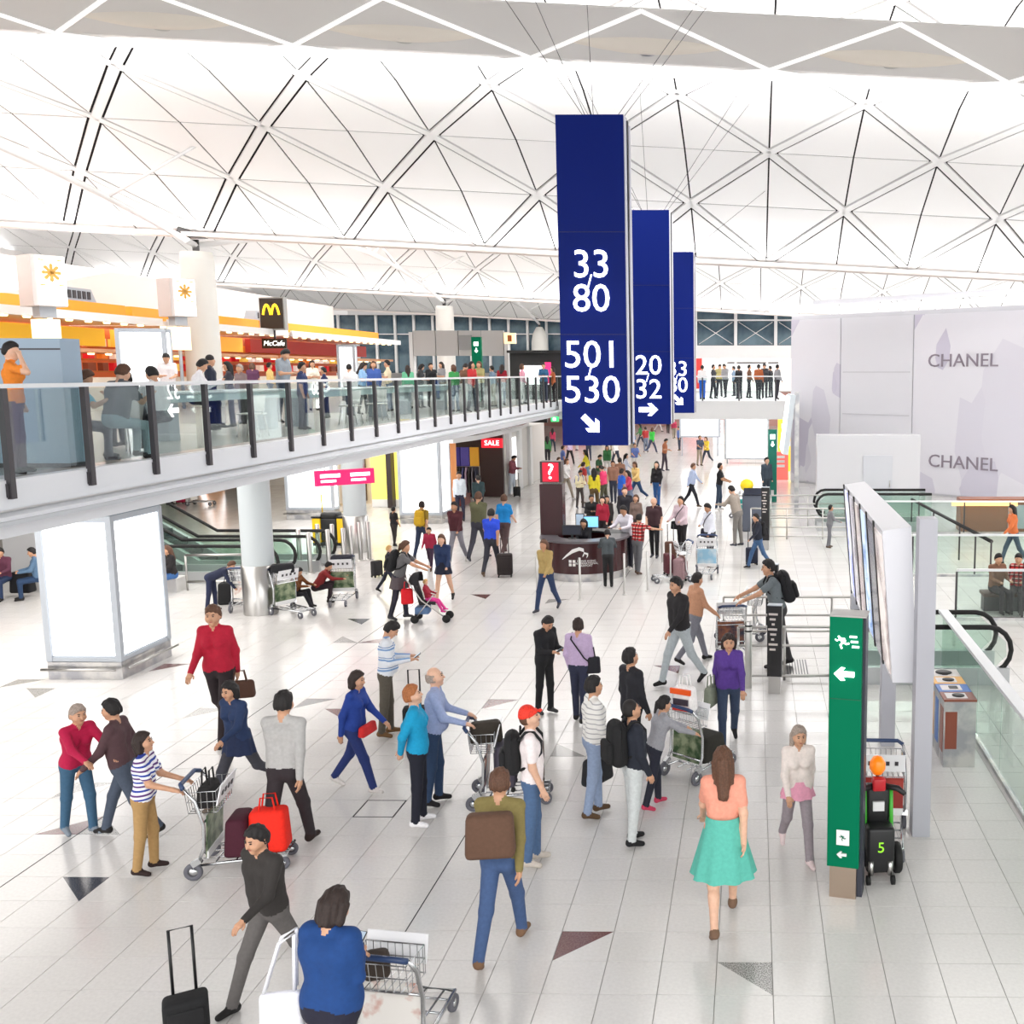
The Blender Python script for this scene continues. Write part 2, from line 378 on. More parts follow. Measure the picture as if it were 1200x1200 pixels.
g = .0035
def tile_mesh(poly, name, mat):
    mb = MB(); mb.prism(poly, -.02, 0); return mb.mesh(name, mat)
sq = [(g, g), (TILE - g, g), (TILE - g, TILE - g), (g, TILE - g)]
me_t = tile_mesh(sq, 'floor_tile', TERR)
tri_ = {'nl': [0, 1, 3], 'nr': [0, 1, 2], 'fr': [1, 2, 3], 'fl': [0, 2, 3]}; comp = {'nl': [1, 2, 3], 'nr': [0, 2, 3], 'fr': [0, 1, 3], 'fl': [0, 1, 2]}
me_i = {(cn, c): tile_mesh([sq[i] for i in tri_[cn]], 'floor_inlay', INL[c]) for cn in tri_ for c in INL}
me_c = {cn: tile_mesh([sq[i] for i in comp[cn]], 'floor_tile', TERR) for cn in comp}
cells = []
for iy in range(-4, 30):
    for ix in range(-46, 14):
        x, y = TX0 + ix * TILE, TY0 + iy * TILE
        if x < X0f or y < 6.2: continue
        u, v = proj((x + .25, y + .25, 0)); cells.append((v, u, ix, iy, x, y))
cells.sort(reverse=True); cnt = 0; stuff = MB()
for v, u, ix, iy, x, y in cells:
    key = (ix, iy)
    if key in cellmap:
        cn, c = cellmap[key]; link('floor_inlay', me_i[(cn, c)], floor, None, (x, y, 0)); link('floor_tile', me_c[cn], floor, None, (x, y, 0)); continue
    if cnt < 270 and -40 < u < 1240 and v < 1240: link('floor_tile', me_t, floor, None, (x, y, 0)); cnt += 1
    else: stuff.prism([(a + x, b + y) for a, b in sq], -.02, 0)
o = stuff.build('floor_tile_field', TERR, floor); o['kind'] = 'stuff'
hx = G(428, 951)
o = MB()
for s_ in (-1, 1): o.box((s_ * .24, 0, .0015), (.012, .49, .003)); o.box((0, s_ * .24, .0015), (.49, .012, .003))
struct(o.build('trim_4', DARKGAP, None, None, (math.floor((hx.x - TX0) / TILE) * TILE + TX0 + .25, math.floor((hx.y - TY0) / TILE) * TILE + TY0 + .25, 0)))
for i, (px, py) in enumerate(((572, 933), (362, 792))):   # long dark movement joints along a tile line
    p = G(px, py); xj = round((p.x - TX0) / TILE) * TILE + TX0
    struct(MB().box((xj, 25, .001), (.011, 38, .002)).build('trim_%d' % (5 + i), DARKGAP))

# ------------------------------------------------------------------ food court deck with its glass balustrade
ZM, ZS = 4.05, 3.42                               # deck level and soffit
BX, BY0, BSP = -8.6, 11.70 - 1.455 * 2, 1.455
DECKM = M('deck_tile', (196, 192, 188), .25)
deck = struct(MB().box((-24.3, 54, (ZM + ZS) / 2), (31.2, 94, ZM - ZS - .02)).build('floor_upper', [M('soffit_white', (232, 231, 229), .5)]))
MB().box((-24.3, 54, ZM - .005), (31.2, 94, .01)).build('deck_surface', DECKM, deck)
fas = MB(); fas.box((BX - .1, 30, 3.9), (.16, 40, .34)); fas.box((BX - .04, 30, 3.66), (.5, 40, .06)); fas.box((BX - .1, 30, 3.52), (.3, 40, .2))
fas.build('edge_fascia', M('fascia_white', (222, 224, 228), .45), deck)
MB().box((BX + .22, 30, 3.62), (.06, 40, .05)).build('edge_gutter', M('gutter_grey', (190, 194, 198), .4), deck)
bal = thing('glass_balustrade', 'long glass balustrade with dark posts along the food court deck', 'balustrade', (BX, 0, ZM))
postm = MB().box((0, 0, .44), (.07, .085, 1.28)); postm.box((-.06, 0, -.1), (.14, .12, .16)); pm = postm.mesh('post', DARKM)
gm = MB().box((-.05, BSP / 2, .57), (.014, BSP - .05, .98)).mesh('glass_pane', GLASS)
for k in range(0, 26):
    y = BY0 + BSP * k; link('post', pm, bal, None, (0, y, 0))
    if k < 25: link('glass_pane', gm, bal, None, (0, y, 0))
MB().box((0, BY0 + BSP * 12.5, 1.1), (.11, BSP * 25 + .1, .05)).build('handrail', M('rail_white', (224, 226, 228), .35), bal)
BYE = BY0 + BSP * 25
# crossing bridge
YB = BYE
br_ = struct(MB().box((-3.35, YB + 14, (ZM + ZS) / 2), (10.3, 28, ZM - ZS)).build('floor_bridge', M('bridge_white', (226, 226, 226), .5)))
MB().box((-3.35, YB - .06, 3.68), (10.3, .12, .8)).build('bridge_fascia', M('bridge_white'), br_)
bb = thing('glass_balustrade', 'glass balustrade with dark posts on the bridge crossing behind the hanging signs', 'balustrade', (BX, YB, ZM))
pm2 = MB().box((0, 0, .45), (.06, .06, 1.2)).mesh('post', DARKM); gm2 = MB().box((.8, 0, .55), (1.56, .014, .95)).mesh('glass_pane', GLASS)
for k in range(7):
    link('post', pm2, bb, None, (k * 1.6, 0, 0))
    if k < 6: link('glass_pane', gm2, bb, None, (k * 1.6, 0, 0))
MB().box((4.9, 0, 1.1), (9.9, .06, .05)).build('handrail', M('rail_white'), bb)

# ------------------------------------------------------------------ walls, windows, far end
def onwall(px, py, A, B):                        # where a sight line meets the upright plane through A-B
    d = ray(px, py); ex, ey = B[0] - A[0], B[1] - A[1]
    k = (A[0] * ey - A[1] * ex) / (d[0] * ey - d[1] * ex); return Vector((d[0] * k, d[1] * k, HC + d[2] * k))
HA, HB = (1.8, 49.9), (16.6, 36.53)
hang = math.atan2(HB[1] - HA[1], HB[0] - HA[0]); hl = math.hypot(HB[0] - HA[0], HB[1] - HA[1])
def facet_mat(name, scale, seed):
    m = M(name, (226, 226, 234), .3); n = m.node_tree.nodes; l = m.node_tree.links
    tc = n.new('ShaderNodeTexCoord'); mp = n.new('ShaderNodeMapping'); mp.inputs['Location'].default_value = (seed, 0, seed); mp.inputs['Rotation'].default_value = (0, .6, 0); mp.inputs['Scale'].default_value = (scale, scale, scale * .45)
    v = n.new('ShaderNodeTexVoronoi'); v.distance = 'MANHATTAN'; v.inputs['Scale'].default_value = 1
    sp = n.new('ShaderNodeSeparateColor'); r = n.new('ShaderNodeValToRGB')
    r.color_ramp.elements[0].color = lin((198, 194, 210)) + (1,); r.color_ramp.elements[0].position = .1; r.color_ramp.elements[1].color = lin((224, 223, 230)) + (1,); r.color_ramp.elements[1].position = .5
    l.new(tc.outputs['Object'], mp.inputs[0]); l.new(mp.outputs[0], v.inputs['Vector']); l.new(v.outputs['Color'], sp.inputs[0]); l.new(sp.outputs[0], r.inputs[0]); l.new(r.outputs[0], n['Principled BSDF'].inputs['Base Color']); return m
wr = struct(MB().box((hl / 2, .25, 4.0), (hl, .3, 8.0)).build('wall_right', M('hoarding_white', (206, 206, 211), .35), None, None, (HA[0], HA[1], 0), hang))
def along(px, py): p = onwall(px, py, HA, HB); return math.hypot(p.x - HA[0], p.y - HA[1])
s1, s2 = along(984, 450), along(1069, 450)
for i, (a, b, mt) in enumerate(((0, s1, facet_mat('hoarding_print_a', .8, 3.3)), (s1, s2, M('hoarding_plain', (220, 220, 226), .35)), (s2, hl, facet_mat('hoarding_print_b', .48, 7.1)))):
    MB().box(((a + b) / 2, .07, 3.95), (b - a - .05, .06, 7.7)).build('wall_panel', mt, wr)
for yy in (436, 486): MB().box(((s1 + s2) / 2, .035, onwall(1025, yy, HA, HB).z), (s2 - s1 - .3, .03, .05)).build('ledge_seam', M('seam_grey', (200, 200, 206), .5), wr)
GREYL = M('grey_letters', (138, 128, 140), .4)
for yy in (423, 543):
    c = along(1127, yy); text('lettering', 'CHANEL', .78, GREYL, (c, .03, onwall(1127, yy, HA, HB).z), UPR, wr, .02, 'CENTER', 1.12)
MB().box((hl / 2 - .4, -.25, 8.22), (hl + 1, .5, .16)).build('cove_light', M('cove_lit', (255, 255, 255), .5, 0, .9), wr)
MB().box((hl / 2 + 1, .1, 8.55), (hl - 1, .5, .2)).build('top_rail', M('seam_grey'), wr)
# white lobby box with a door, in front of the hoarding
A2, B2 = (2.45, 39.0), (6.4, 38.6)
zt_ = onwall(1010, 510, A2, B2).z
wb = struct(MB().box((4.4, 39.2, zt_ / 2), (3.9, .8, zt_)).build('wall_lobby', M('lobby_white', (212, 212, 216), .35)))
d_ = struct(MB().box((4.75, 38.78, 1.1), (1.1, .06, 2.2)).build('door_1', M('door_white', (204, 206, 212), .35))); MB().tube([(5.2, 38.7, 1.0), (5.2, 38.7, 1.25)], .02, 6).build('door_handle', STEEL, d_)
# window wall right of the signs, above the bridge shops
def windows(name, x0, x1, y, z0, z1, n, brace, skip=None):
    w = struct(MB().box(((x0 + x1) / 2, y + .25, (z0 + z1) / 2), (x1 - x0, .1, z1 - z0)).build(name, M('window_dark_glass', (62, 84, 100), .12)))
    st = (x1 - x0) / n
    pane = MB().box((0, 0, 0), (st - .3, .04, (z1 - z0) * .62)).mesh('pane', noise_mat('pane_glass', (52, 76, 92), (104, 128, 140), .45, .08))
    pane2 = MB().box((0, 0, 0), (st - .3, .04, (z1 - z0) * .3)).mesh('pane', MC['pane_glass'])
    for i in range(n):
        xc = x0 + st * (i + .5)
        link('pane', pane, w, None, (xc, y + .16, z0 + (z1 - z0) * .33)); link('pane', pane2, w, None, (xc, y + .16, z0 + (z1 - z0) * .83))
        if brace:
            h = (z1 - z0) * .62
            for s_ in (-1, 1): MB().tube([(xc - s_ * st * .42, y + .08, z0 + .1), (xc + s_ * st * .42, y + .08, z0 + h)], .028, 6).build('brace', WHITE, w)
    for i in range(n + 1):
        MB().box((x0 + st * i, y, (z0 + z1) / 2), (.22, .3, z1 - z0)).build('mullion', WHITE, w)
    MB().box(((x0 + x1) / 2, y, z0 + (z1 - z0) * .67), (x1 - x0, .2, .1)).build('transom', WHITE, w)
    return w
windows('window_1', -9.6, 4.4, 72.6, 7.2, 9.8, 5, True)
windows('window_2', -46, -9, 101, 5.3, 10.9, 20, False)
struct(MB().box((-2.6, 72.8, 6.75), (14.4, .8, .9)).build('wall_band', WHITE))
wbk = struct(MB().box((-8, 120, 6), (90, .4, 14)).build('wall_back', M('back_wall', (226, 222, 220), .6)))
struct(MB().box((-47, 60, 6), (.4, 124, 14)).build('wall_left', M('side_wall', (232, 229, 227), .6)))
# bright shop behind the bridge
sb = thing('bridge_shop', 'bright white shop front behind the bridge balustrade', 'shop', (-2.6, 72.2, ZM))
MB().box((0, .4, 1.12), (14, .2, 2.24)).build('back_wall', M('shop_glow', (255, 250, 246), .5, 0, .55), sb)
MB().box((-1.6, .2, 1.2), (1.3, .2, 2.1)).build('red_banner', M('red_banner', (226, 60, 54), .5, 0, .3), sb)
for x in (-4.4, -3.0, 1.4, 3.6, 5.4): MB().box((x, .15, 1.1), (.16, .16, 2.2)).build('pier', WHITE, sb)
MB().box((2.6, .2, 1.95), (3.6, .1, .1)).build('sign_bar', DARKM, sb)
MB().box((-5.3, .2, 1.3), (1.4, .2, 1.0)).build('blue_panel', M('blue_panel', (60, 90, 120), .4), sb)
# ------------------------------------------------------------------ ground floor shops under the deck, left
wl = struct(MB().box((-30, 48.4, 1.7), (32, .3, 3.4)).build('wall_shops', M('shop_wall', (238, 233, 226), .5)))
def lab(o, l_, c, g_=None): return tag(o, l_, c, g_)
t = thing('shop_unit', 'orange shop front with white slanted emblem under the deck', 'shop', (-25.2, 48.0, 0))
MB().box((0, .1, 1.4), (2.2, .2, 2.8)).build('panel', M('orange_wall', (240, 158, 66), .5, 0, .1), t)
MB().prism([(-.75, 0), (-.5, 0), (.0, 1.7), (.5, 0), (.75, 0), (.15, 2.0), (-.15, 2.0)], -.02, .02, 0, Matrix.Translation((-.3, -.05, .3)) @ Matrix.Rotation(PI / 2, 4, 'X')).build('emblem', LITC, t)
MB().box((.85, -.3, .75), (.9, .4, 1.5)).build('counter', BLACK, t)
t = thing('shop_unit', 'yellow and white lit shop front beyond the escalator', 'shop', (-17.6, 47.8, 0))
MB().box((0, .1, 1.5), (4.4, .2, 3.0)).build('panel', M('cream_lit', (255, 240, 214), .5, 0, .6), t)
for x, c in ((-1.7, 'yellow_panel'), (.4, 'yellow_panel')): MB().box((x, -.02, 1.5), (.7, .1, 2.5)).build('pillar', MC[c], t)
def lightbox(name, label, c, w, d, z0, z1, ztop, rz=0., base=True):
    t = thing(name, label, 'lightbox', c, rz)
    MB().box((0, 0, (z0 + z1) / 2), (w - .06, d - .06, z1 - z0)).build('core', GREYP, t)
    fr = MB()
    for sx in (-1, 1):
        for sy in (-1, 1): fr.box((sx * (w / 2 - .04), sy * (d / 2 - .04), (z0 + z1) / 2), (.1, .1, z1 - z0))
    for z in (z0 + .03, z1 - .03): fr.box((0, 0, z), (w, d, .08))
    fr.build('frame', GREYP, t)
    for (px, py, sx, sy) in ((0, -d / 2 + .02, w - .22, .03), (0, d / 2 - .02, w - .22, .03), (w / 2 - .02, 0, .03, d - .22), (-w / 2 + .02, 0, .03, d - .22)): MB().box((px, py, (z0 + z1) / 2), (sx, sy, z1 - z0 - .2)).build('lit_face', LIT, t)
    if base:
        MB().box((0, 0, z0 / 2), (w, d, z0)).build('plinth', STEEL2, t)
        for (a, b) in (((-w / 2 - .06, -d / 2 - .09), (w / 2 - .06, -d / 2 - .09)), ((w / 2 + .09, -d / 2 + .06), (w / 2 + .09, d / 2 + .06))):
            m = MB().tube([(a[0], a[1], z0 * .62), (b[0], b[1], z0 * .62)], .025, 8)
            for f in (.08, .92):
                q = (a[0] + (b[0] - a[0]) * f, a[1] + (b[1] - a[1]) * f); m.tube([(q[0], q[1], z0 * .62), (q[0] * .86, q[1] * .86, z0 * .5)], .018, 6)
            m.build('bumper_rail', STEEL, t)
    else:
        for sx in (-1, 1): MB().box((sx * (w / 2 - .15), 0, z0 / 2 + .01), (.08, d * .6, z0 + .02)).build('foot', GREYP, t)
    if ztop > z1: MB().box((0, 0, (z1 + ztop) / 2), (w - .02, d - .02, ztop - z1)).build('header', M('header_grey', (128, 142, 152), .4), t)
    return t
lightbox('lightbox_pillar', 'tall white lit advertising pillar on steel plinth under the deck edge', (-11.62, 17.92, 0), 1.3, 1.52, .32, 2.86, ZS - .02)
lightbox('lightbox_pillar', 'white lit advertising pillar between the yellow panel and clothes shop', (-11.75, 36.4, 0), 1.5, 1.2, .3, ZS - .25, ZS - .02, 0., True)
lightbox('display_wall', 'low white lit display wall behind the first grey column', (-16.1, 37.0, 0), 1.75, .5, .35, 2.5, 2.5, 0.)
lightbox('advertising_stand', 'white lit panel on the food court deck before the stalls', (-17.5, 29.6, ZM), 1.3, .5, .3, 2.5, 2.5, R(12), False)
lightbox('advertising_stand', 'narrow lit panel on the deck beside red food stall', (-18.5, 47.0, ZM), .8, .3, .2, 2.5, 2.5, 0, False)
lightbox('advertising_stand', 'large white lit advertising wall beside the far green sign', (-.35, 60.5, 0), 2.6, .5, .25, 3.0, 3.0, 0, False)
lightbox('advertising_stand', 'pale freestanding advertising panel in the far hall', (-3.4, 66.0, 0), 2.6, .4, 1.2, ZS - .1, ZS - .1, 0, False)
for i, (lab_, x, y) in enumerate((('grey round deck column with steel collar beside parked trolleys', -10.95, 22.2), ('grey round deck column behind the pink hanging sign', -11.85, 30.1))):
    t = thing('deck_column', lab_, 'column', (x, y, 0), 0, 'grey deck columns')
    MB().lathe([(.33, 1.08), (.33, ZS - .01)], 24).build('shaft', M('column_grey', (196, 203, 206), .4), t); MB().lathe([(.36, .0), (.36, 1.08), (.33, 1.1)], 24).build('collar', STEEL, t)
# yellow panel, pink hanging sign
t = thing('poster_wall', 'yellow backlit poster wall beside the white advertising pillar', 'poster', (-14.4, 40.4, 0)); MB().box((0, 0, 1.75), (1.5, .2, 2.9)).build('poster', M('yellow_poster', (246, 232, 110), .5, 0, .5), t)
MB().box((.88, .05, 1.75), (.26, .25, 3.3)).build('side_frame', BLACK, t); MB().box((0, 0, .16), (1.5, .24, .3)).build('plinth', WHITE, t); MB().box((-2.2, .6, 1.7), (2.6, .2, 3.3)).build('wall_board', M('cream_board', (232, 214, 190), .5), t)
MB().box((-1.6, .35, 1.5), (.9, .2, 2.6)).build('doorway', M('warm_dark', (92, 58, 44), .5), t)
p = atY(404, 559, 26.5); t = thing('hanging_sign', 'pink hanging sign with white lettering under the deck', 'sign', (p.x, p.y, p.z - .2), R(38))
MB().box((0, 0, .2), (1.5, .12, .4)).build('panel', M('pink_sign', (226, 24, 96), .4, 0, .6), t)
for x in (-.38, .38): MB().box((x, -.065, .26), (.5, .01, .09)).build('lettering', LITC, t); MB().box((x - .05, -.065, .12), (.38, .01, .06)).build('lettering', LITC, t)
for x in (-.5, .5): MB().tube([(x, 0, .4), (x, 0, ZS - (p.z - .2))], .012, 6).build('hanger', STEEL, t)

# clothes shop with dark canopy
SX = -10.7
t = thing('clothes_shop', 'clothes shop with black canopy and dark interior beyond the advertising pillar', 'shop', (SX, 37.4, 0))
cp = [(0, -.6), (.35, 1.2), (.5, 4), (.45, 8), (.0, 12), (-.6, 13.6), (-2.5, 13.6), (-2.5, 2.2), (-1.2, -.6)]
MB().prism(cp, 2.98, 3.38).build('canopy', M('canopy_black', (34, 28, 30), .2), t); MB().prism([(x - .1, y) for x, y in cp], 2.78, 2.97).build('canopy_lip', WHITE, t)
MB().box((-3.6, 4.4, 1.4), (.2, 3.8, 2.76)).build('back_wall', M('shop_dark', (46, 34, 34), .5), t); MB().box((-1.8, 6.35, 1.4), (3.6, .2, 2.76)).build('side_wall', M('shop_dark2', (60, 40, 38), .5), t); MB().box((-.9, -.15, 1.4), (1.5, .1, 2.76)).build('side_wall', M('shop_warm', (176, 118, 70), .5, 0, .3), t)
for k, c in enumerate(((226, 150, 40), (190, 40, 44), (170, 196, 200), (70, 60, 140), (90, 80, 160), (230, 170, 60))): MB().box((-3.2 + .4 * k, 6.2, 1.75), (.36, .16, .8)).build('folded_stock', M('stock_%d' % k, c, .8, 0, .1), t)
MB().box((-2.6, 5.9, .55), (2.4, .5, .9)).build('counter', M('cherry_wood', (112, 44, 34), .35), t)
MB().box((-.35, 5.9, 2.35), (.9, .1, .4)).build('sale_sign', M('sale_red', (214, 30, 48), .4, 0, .7), t); text('lettering', 'SALE', .3, LITC, (-.35, 5.83, 2.35), UPR, t, .004)
MB().box((-1.6, 3.4, .5), (1.6, 1.0, .9)).build('display_table', M('cherry_wood'), t)
rk = thing('clothes_rack', 'clothes rack of dark garments inside the clothes shop', 'rack', (SX - .9, 40.6, 0)); m = MB(); m.tube([(-.7, 0, 0), (-.7, 0, 1.6), (.7, 0, 1.6), (.7, 0, 0)], .02, 6); m.build('frame', STEEL, rk)
gar = [(40, 40, 48), (58, 60, 70), (36, 44, 60), (80, 70, 60), (30, 30, 34), (64, 66, 110), (150, 130, 150), (44, 40, 40), (90, 84, 90), (34, 36, 52)]
for k, c in enumerate(gar):
    x = -.6 + .13 * k; m = MB(); m.prism([(-.22, .5), (.22, .5), (.2, 1.3), (.06, 1.5), (-.06, 1.5), (-.2, 1.3)], -.03, .03, 0, Matrix.Translation((0, 0, 0)) @ Matrix.Rotation(PI / 2, 4, 'Z') @ Matrix.Rotation(PI / 2, 4, 'X'))
    o = m.build('garment', M('garment_%d' % k, c, .9), None, None, (SX - .9 + x, 40.6, .06)); tag(o, ('black', 'charcoal', 'navy', 'taupe', 'jet black', 'violet', 'mauve', 'dark brown', 'grey', 'midnight blue')[k] + ' garment hanging on the rack in the clothes shop', 'garment', 'garments on the shop rack')
ws = struct(MB().box((SX - 1.2, 48.2, 1.39), (2.4, 8.6, 2.76)).build('wall_shop_side', M('ground_wall', (214, 211, 206), .45)))
for y in (44.6, 46.6, 48.8): MB().box((SX + .06, y, 1.39), (.14, .5, 2.76)).build('pilaster', WHITE, ws)
MB().box((SX + .02, 45.6, 1.5), (.06, .8, 1.9)).build('lit_poster', LIT, ws)
t = thing('exit_sign', 'small green lit exit sign under the bridge corner', 'sign', atY(647, 491, 44.5)); MB().box((-1.2, 0, 0), (2.0, .25, .3)).build('housing', BLACK, t); MB().box((.15, -.14, .0), (.34, .05, .22)).build('lit_face', M('exit_green', (60, 200, 110), .4, 0, 1.2), t)
MB().box((.13, -.17, .0), (.12, .02, .12)).build('pictogram', LITC, t)

# far hall: red signs and stands seen under the bridge
for lab_, px, py, w, h, c in (('red vertical information stand in the far hall', 862, 522, .9, 2.6, (196, 20, 60)), ('white stand in the far hall beside the red stand', 842, 520, .8, 1.8, (236, 236, 240)), ('yellow lit shop display beyond the far green sign', 921, 552, .9, 3.0, (255, 214, 60)), ('pink lit shop display beside hoarding in the far hall', 913, 562, .9, 1.4, (240, 110, 100))):
    p = G(px, py); t = thing('display_stand', lab_, 'display', p)
    MB().box((0, 0, h / 2), (w, .3, h)).build('panel', M('stand_%d' % px, c, .4, 0, .35), t)
    for k in range(3): MB().box((0, -.16, h * (.5 + .16 * k)), (w * .6, .02, h * .09)).build('print', WHITE, t)
MB().box((0, 0, 0), (1, 1, 1))
fw_ = struct(MB().box((-6, 104, 1.7), (36, .3, 3.4)).build('wall_hall_end', M('hall_red', (196, 150, 140), .5)))
for k in range(7): MB().box((-18 + 4 * k, 103.8, 1.9), (2.6, .1, 2.2)).build('shop_bay', M('bay_%d' % (k % 3), ((214, 40, 60), (255, 214, 180), (120, 40, 50))[k % 3], .5, 0, .5), fw_)

# ------------------------------------------------------------------ food court stalls on the deck
FX = -22.0
def stall(y0, y1, label, fas_, back):
    t = thing('food_stall', label, 'food stall', (FX, y0, ZM)); L = y1 - y0
    MB().box((-1.0, L / 2, 3.02), (3.6, L, .16)).build('canopy', M('canopy_white', (232, 226, 222), .4), t)
    MB().box((.82, L / 2, 3.04), (.1, L, .26)).build('canopy_edge', WHITE, t)
    MB().box((-.6, L / 2, 3.38), (.3, L, .5)).build('roof_band', MC['orange_panel'], t)
    MB().box((-1.3, L / 2, 2.5), (.25, L - .3, .62)).build('fascia', fas_, t)
    MB().box((-.4, L / 2, 1.98), (1.6, L - .2, .12)).build('soffit_strip', M('copper_strip', (206, 150, 110), .35, .4), t)
    MB().box((-.3, L / 2, .55), (.7, L - .6, 1.1)).build('counter', M('counter_cream', (226, 210, 190), .4), t)
    MB().box((-3.2, L / 2, 1.5), (.2, L, 3.0)).build('back_wall', back, t)
    sh = MB()
    for z in (1.3, 1.75, 2.2): sh.box((-2.6, L / 2, z), (.5, L - .4, .05))
    sh.build('shelf', M('shelf_wood', (206, 120, 50), .5), t)
    n = int(L / .95)
    lm = MB().lathe([(0, -.05), (.09, -.05), (.11, 0), (0, 0)], 10).mesh('downlight', WARM)
    for k in range(n): link('downlight', lm, t, None, (.35, .5 + k * (L - 1) / (n - 1), 2.93)); link('downlight', lm, t, None, (-.4, .7 + k * (L - 1) / (n - 1), 1.91))
    pal = [(206, 30, 40), (240, 220, 200), (220, 120, 40), (120, 60, 40), (250, 240, 230), (180, 20, 30), (240, 200, 90)]
    for z in (1.33, 1.78, 2.23):
        for k in range(int(L / .8)):
            c = random.choice(pal); i = pal.index(c); w = random.uniform(.3, .6)
            MB().box((-2.5, .5 + .8 * k, z + .15), (.2, w, .3)).build('menu_card' if z > 2 else 'goods', M('goods_%d' % i, c, .6, 0, .35), t)
    return t
stall(25.5, 37.0, 'food stall with yellow fascia and lit shelves behind the grey kiosk', YELLOW, M('stall_back_a', (214, 110, 46), .5, 0, .25))
stall(37.4, 47.0, 'food stall with amber lit counters behind the round roof column', M('amber_fascia', (236, 172, 60), .5, 0, .4), M('stall_back_b', (196, 100, 50), .5, 0, .3))
stall(47.4, 62.0, 'food stall with red lit shelves at the far end of the row', M('red_fascia', (160, 40, 36), .5, 0, .2), M('stall_back_c', (170, 84, 56), .5, 0, .3))
struct(MB().box((-29.5, 43, 6.7), (8, 40, 5.2)).build('wall_stalls', M('bulkhead', (238, 232, 228), .6)))
for k, y in enumerate((27.3, 34.5, 41, 47.5)):
    t = thing('air_grille', 'grey air terminal on the stall roof ' + ('behind the lantern sign', 'before the white bulkhead', 'beside the roof column', 'beside the golden arches sign')[k], 'vent', (FX - .7, y, ZM + 3.63)); MB().prism([(-.9, 0), (.9, 0), (.65, .42), (-.65, .42)], -.25, .25, 0, Matrix.Rotation(PI / 2, 4, 'Z') @ Matrix.Rotation(PI / 2, 4, 'X')).build('housing', GREYP, t)
    for q in range(5): MB().box((.26, -.5 + q * .25, .2), (.03, .16, .26)).build('slat', DARKM, t)
def lantern(px, Y, z0, z1, w, label):
    x = atY(px, 340, Y).x; t = thing('lantern_sign', label, 'sign', (x, Y, z0), R(57)); h = z1 - z0
    MB().box((0, 0, h / 2), (w, w, h)).build('housing', M('lantern_grey', (206, 196, 192), .5), t)
    MB().box((.06, -w / 2 - .02, h / 2), (w - .14, .04, h - .06)).build('lit_face', LIT, t)
    MB().tube([(0, 0, 0), (0, 0, ZM - z0)], .06, 8).build('pole', GREYP, t)
    r = MB()
    for k in range(8):
        a = PI * k / 4; r.prism([(0, -.03), (.22, -.05), (.26, 0), (.22, .05), (0, .03)], -.006, .006, 0, Matrix.Translation((.06, -w / 2 - .05, h * .66)) @ Matrix.Rotation(PI / 2, 4, 'X') @ Matrix.Rotation(a, 4, 'Z'))
    for sx in (-1, 1):
        for sz in (-1, 1): MB().box((.06 + sx * .24, -w / 2 - .05, h * .66 + sz * .34), (.14, .012, .035)).build('corner_mark', M('gold_emblem', (226, 170, 80), .5), t)
    r.build('emblem', M('gold_emblem', (226, 170, 80), .5), t); MB().box((0, 0, -.75), (w * .62, w * .62, .8)).build('lower_lantern', M('lantern_warm', (255, 226, 190), .5, 0, .9), t); MB().box((0, 0, -.15), (w * .5, w * .5, .3)).build('stem', GREYP, t)
lantern(50, 29.2, ZM + 3.1, ZM + 4.5, .86, 'white lit lantern sign with gold flower emblem above the food stall')
lantern(206, 36.3, ZM + 3.2, ZM + 4.5, .86, 'white lit lantern sign half hidden by the round roof column')
p = atY(320, 387, 45.5); t = thing('arches_sign', 'black square sign with golden arches above the stalls', 'sign', p, R(-8))
MB().box((0, .1, .72), (1.2, .25, 1.42)).build('housing', M('sign_grey', (170, 170, 168), .5), t); MB().box((0, -.04, .72), (1.08, .04, 1.3)).build('panel', M('sign_black', (38, 28, 20), .4), t)
m = MB(); am = []
for s_ in (-1, 1):
    pts = []
    for k in range(13):
        f = k / 12; pts.append((s_ * (.02 + .36 * f), -.08, .38 + .72 * math.sin(PI * min(1, (.06 + .88 * f))) ** .55 * 1.0))
    m.tube(pts, .05, 8)
m.build('golden_arches', M('arch_yellow', (255, 204, 40), .4, 0, 1.4), t); MB().tube([(0, .1, 0), (0, .1, -.6)], .05, 8).build('mount', DARKM, t)
p = atY(322, 408, 44.6); t = thing('cafe_sign', 'small black cafe sign with white script under the arches', 'sign', p); MB().box((0, 0, .2), (1.05, .1, .42)).build('panel', M('sign_black'), t); text('lettering', 'McCafe', .3, LITC, (0, -.06, .2), UPR, t, .004, 'CENTER', 1, .2); MB().box((0, .5, .3), (.1, 1.0, .1)).build('arm', DARKM, t)
p = G(80, 551, ZM); t = thing('kiosk_panel', 'blue grey kiosk board standing behind the balustrade', 'kiosk', (p.x - 1.45, p.y + .55, ZM))
MB().box((0, 0, .85), (2.5, .4, 1.7)).build('board', M('kiosk_blue', (146, 166, 184), .35), t); MB().box((0, -.205, 1.56), (2.5, .01, .02)).build('seam', DARKM, t); MB().box((0, 0, .03), (2.52, .42, .06)).build('plinth', DARKM, t)
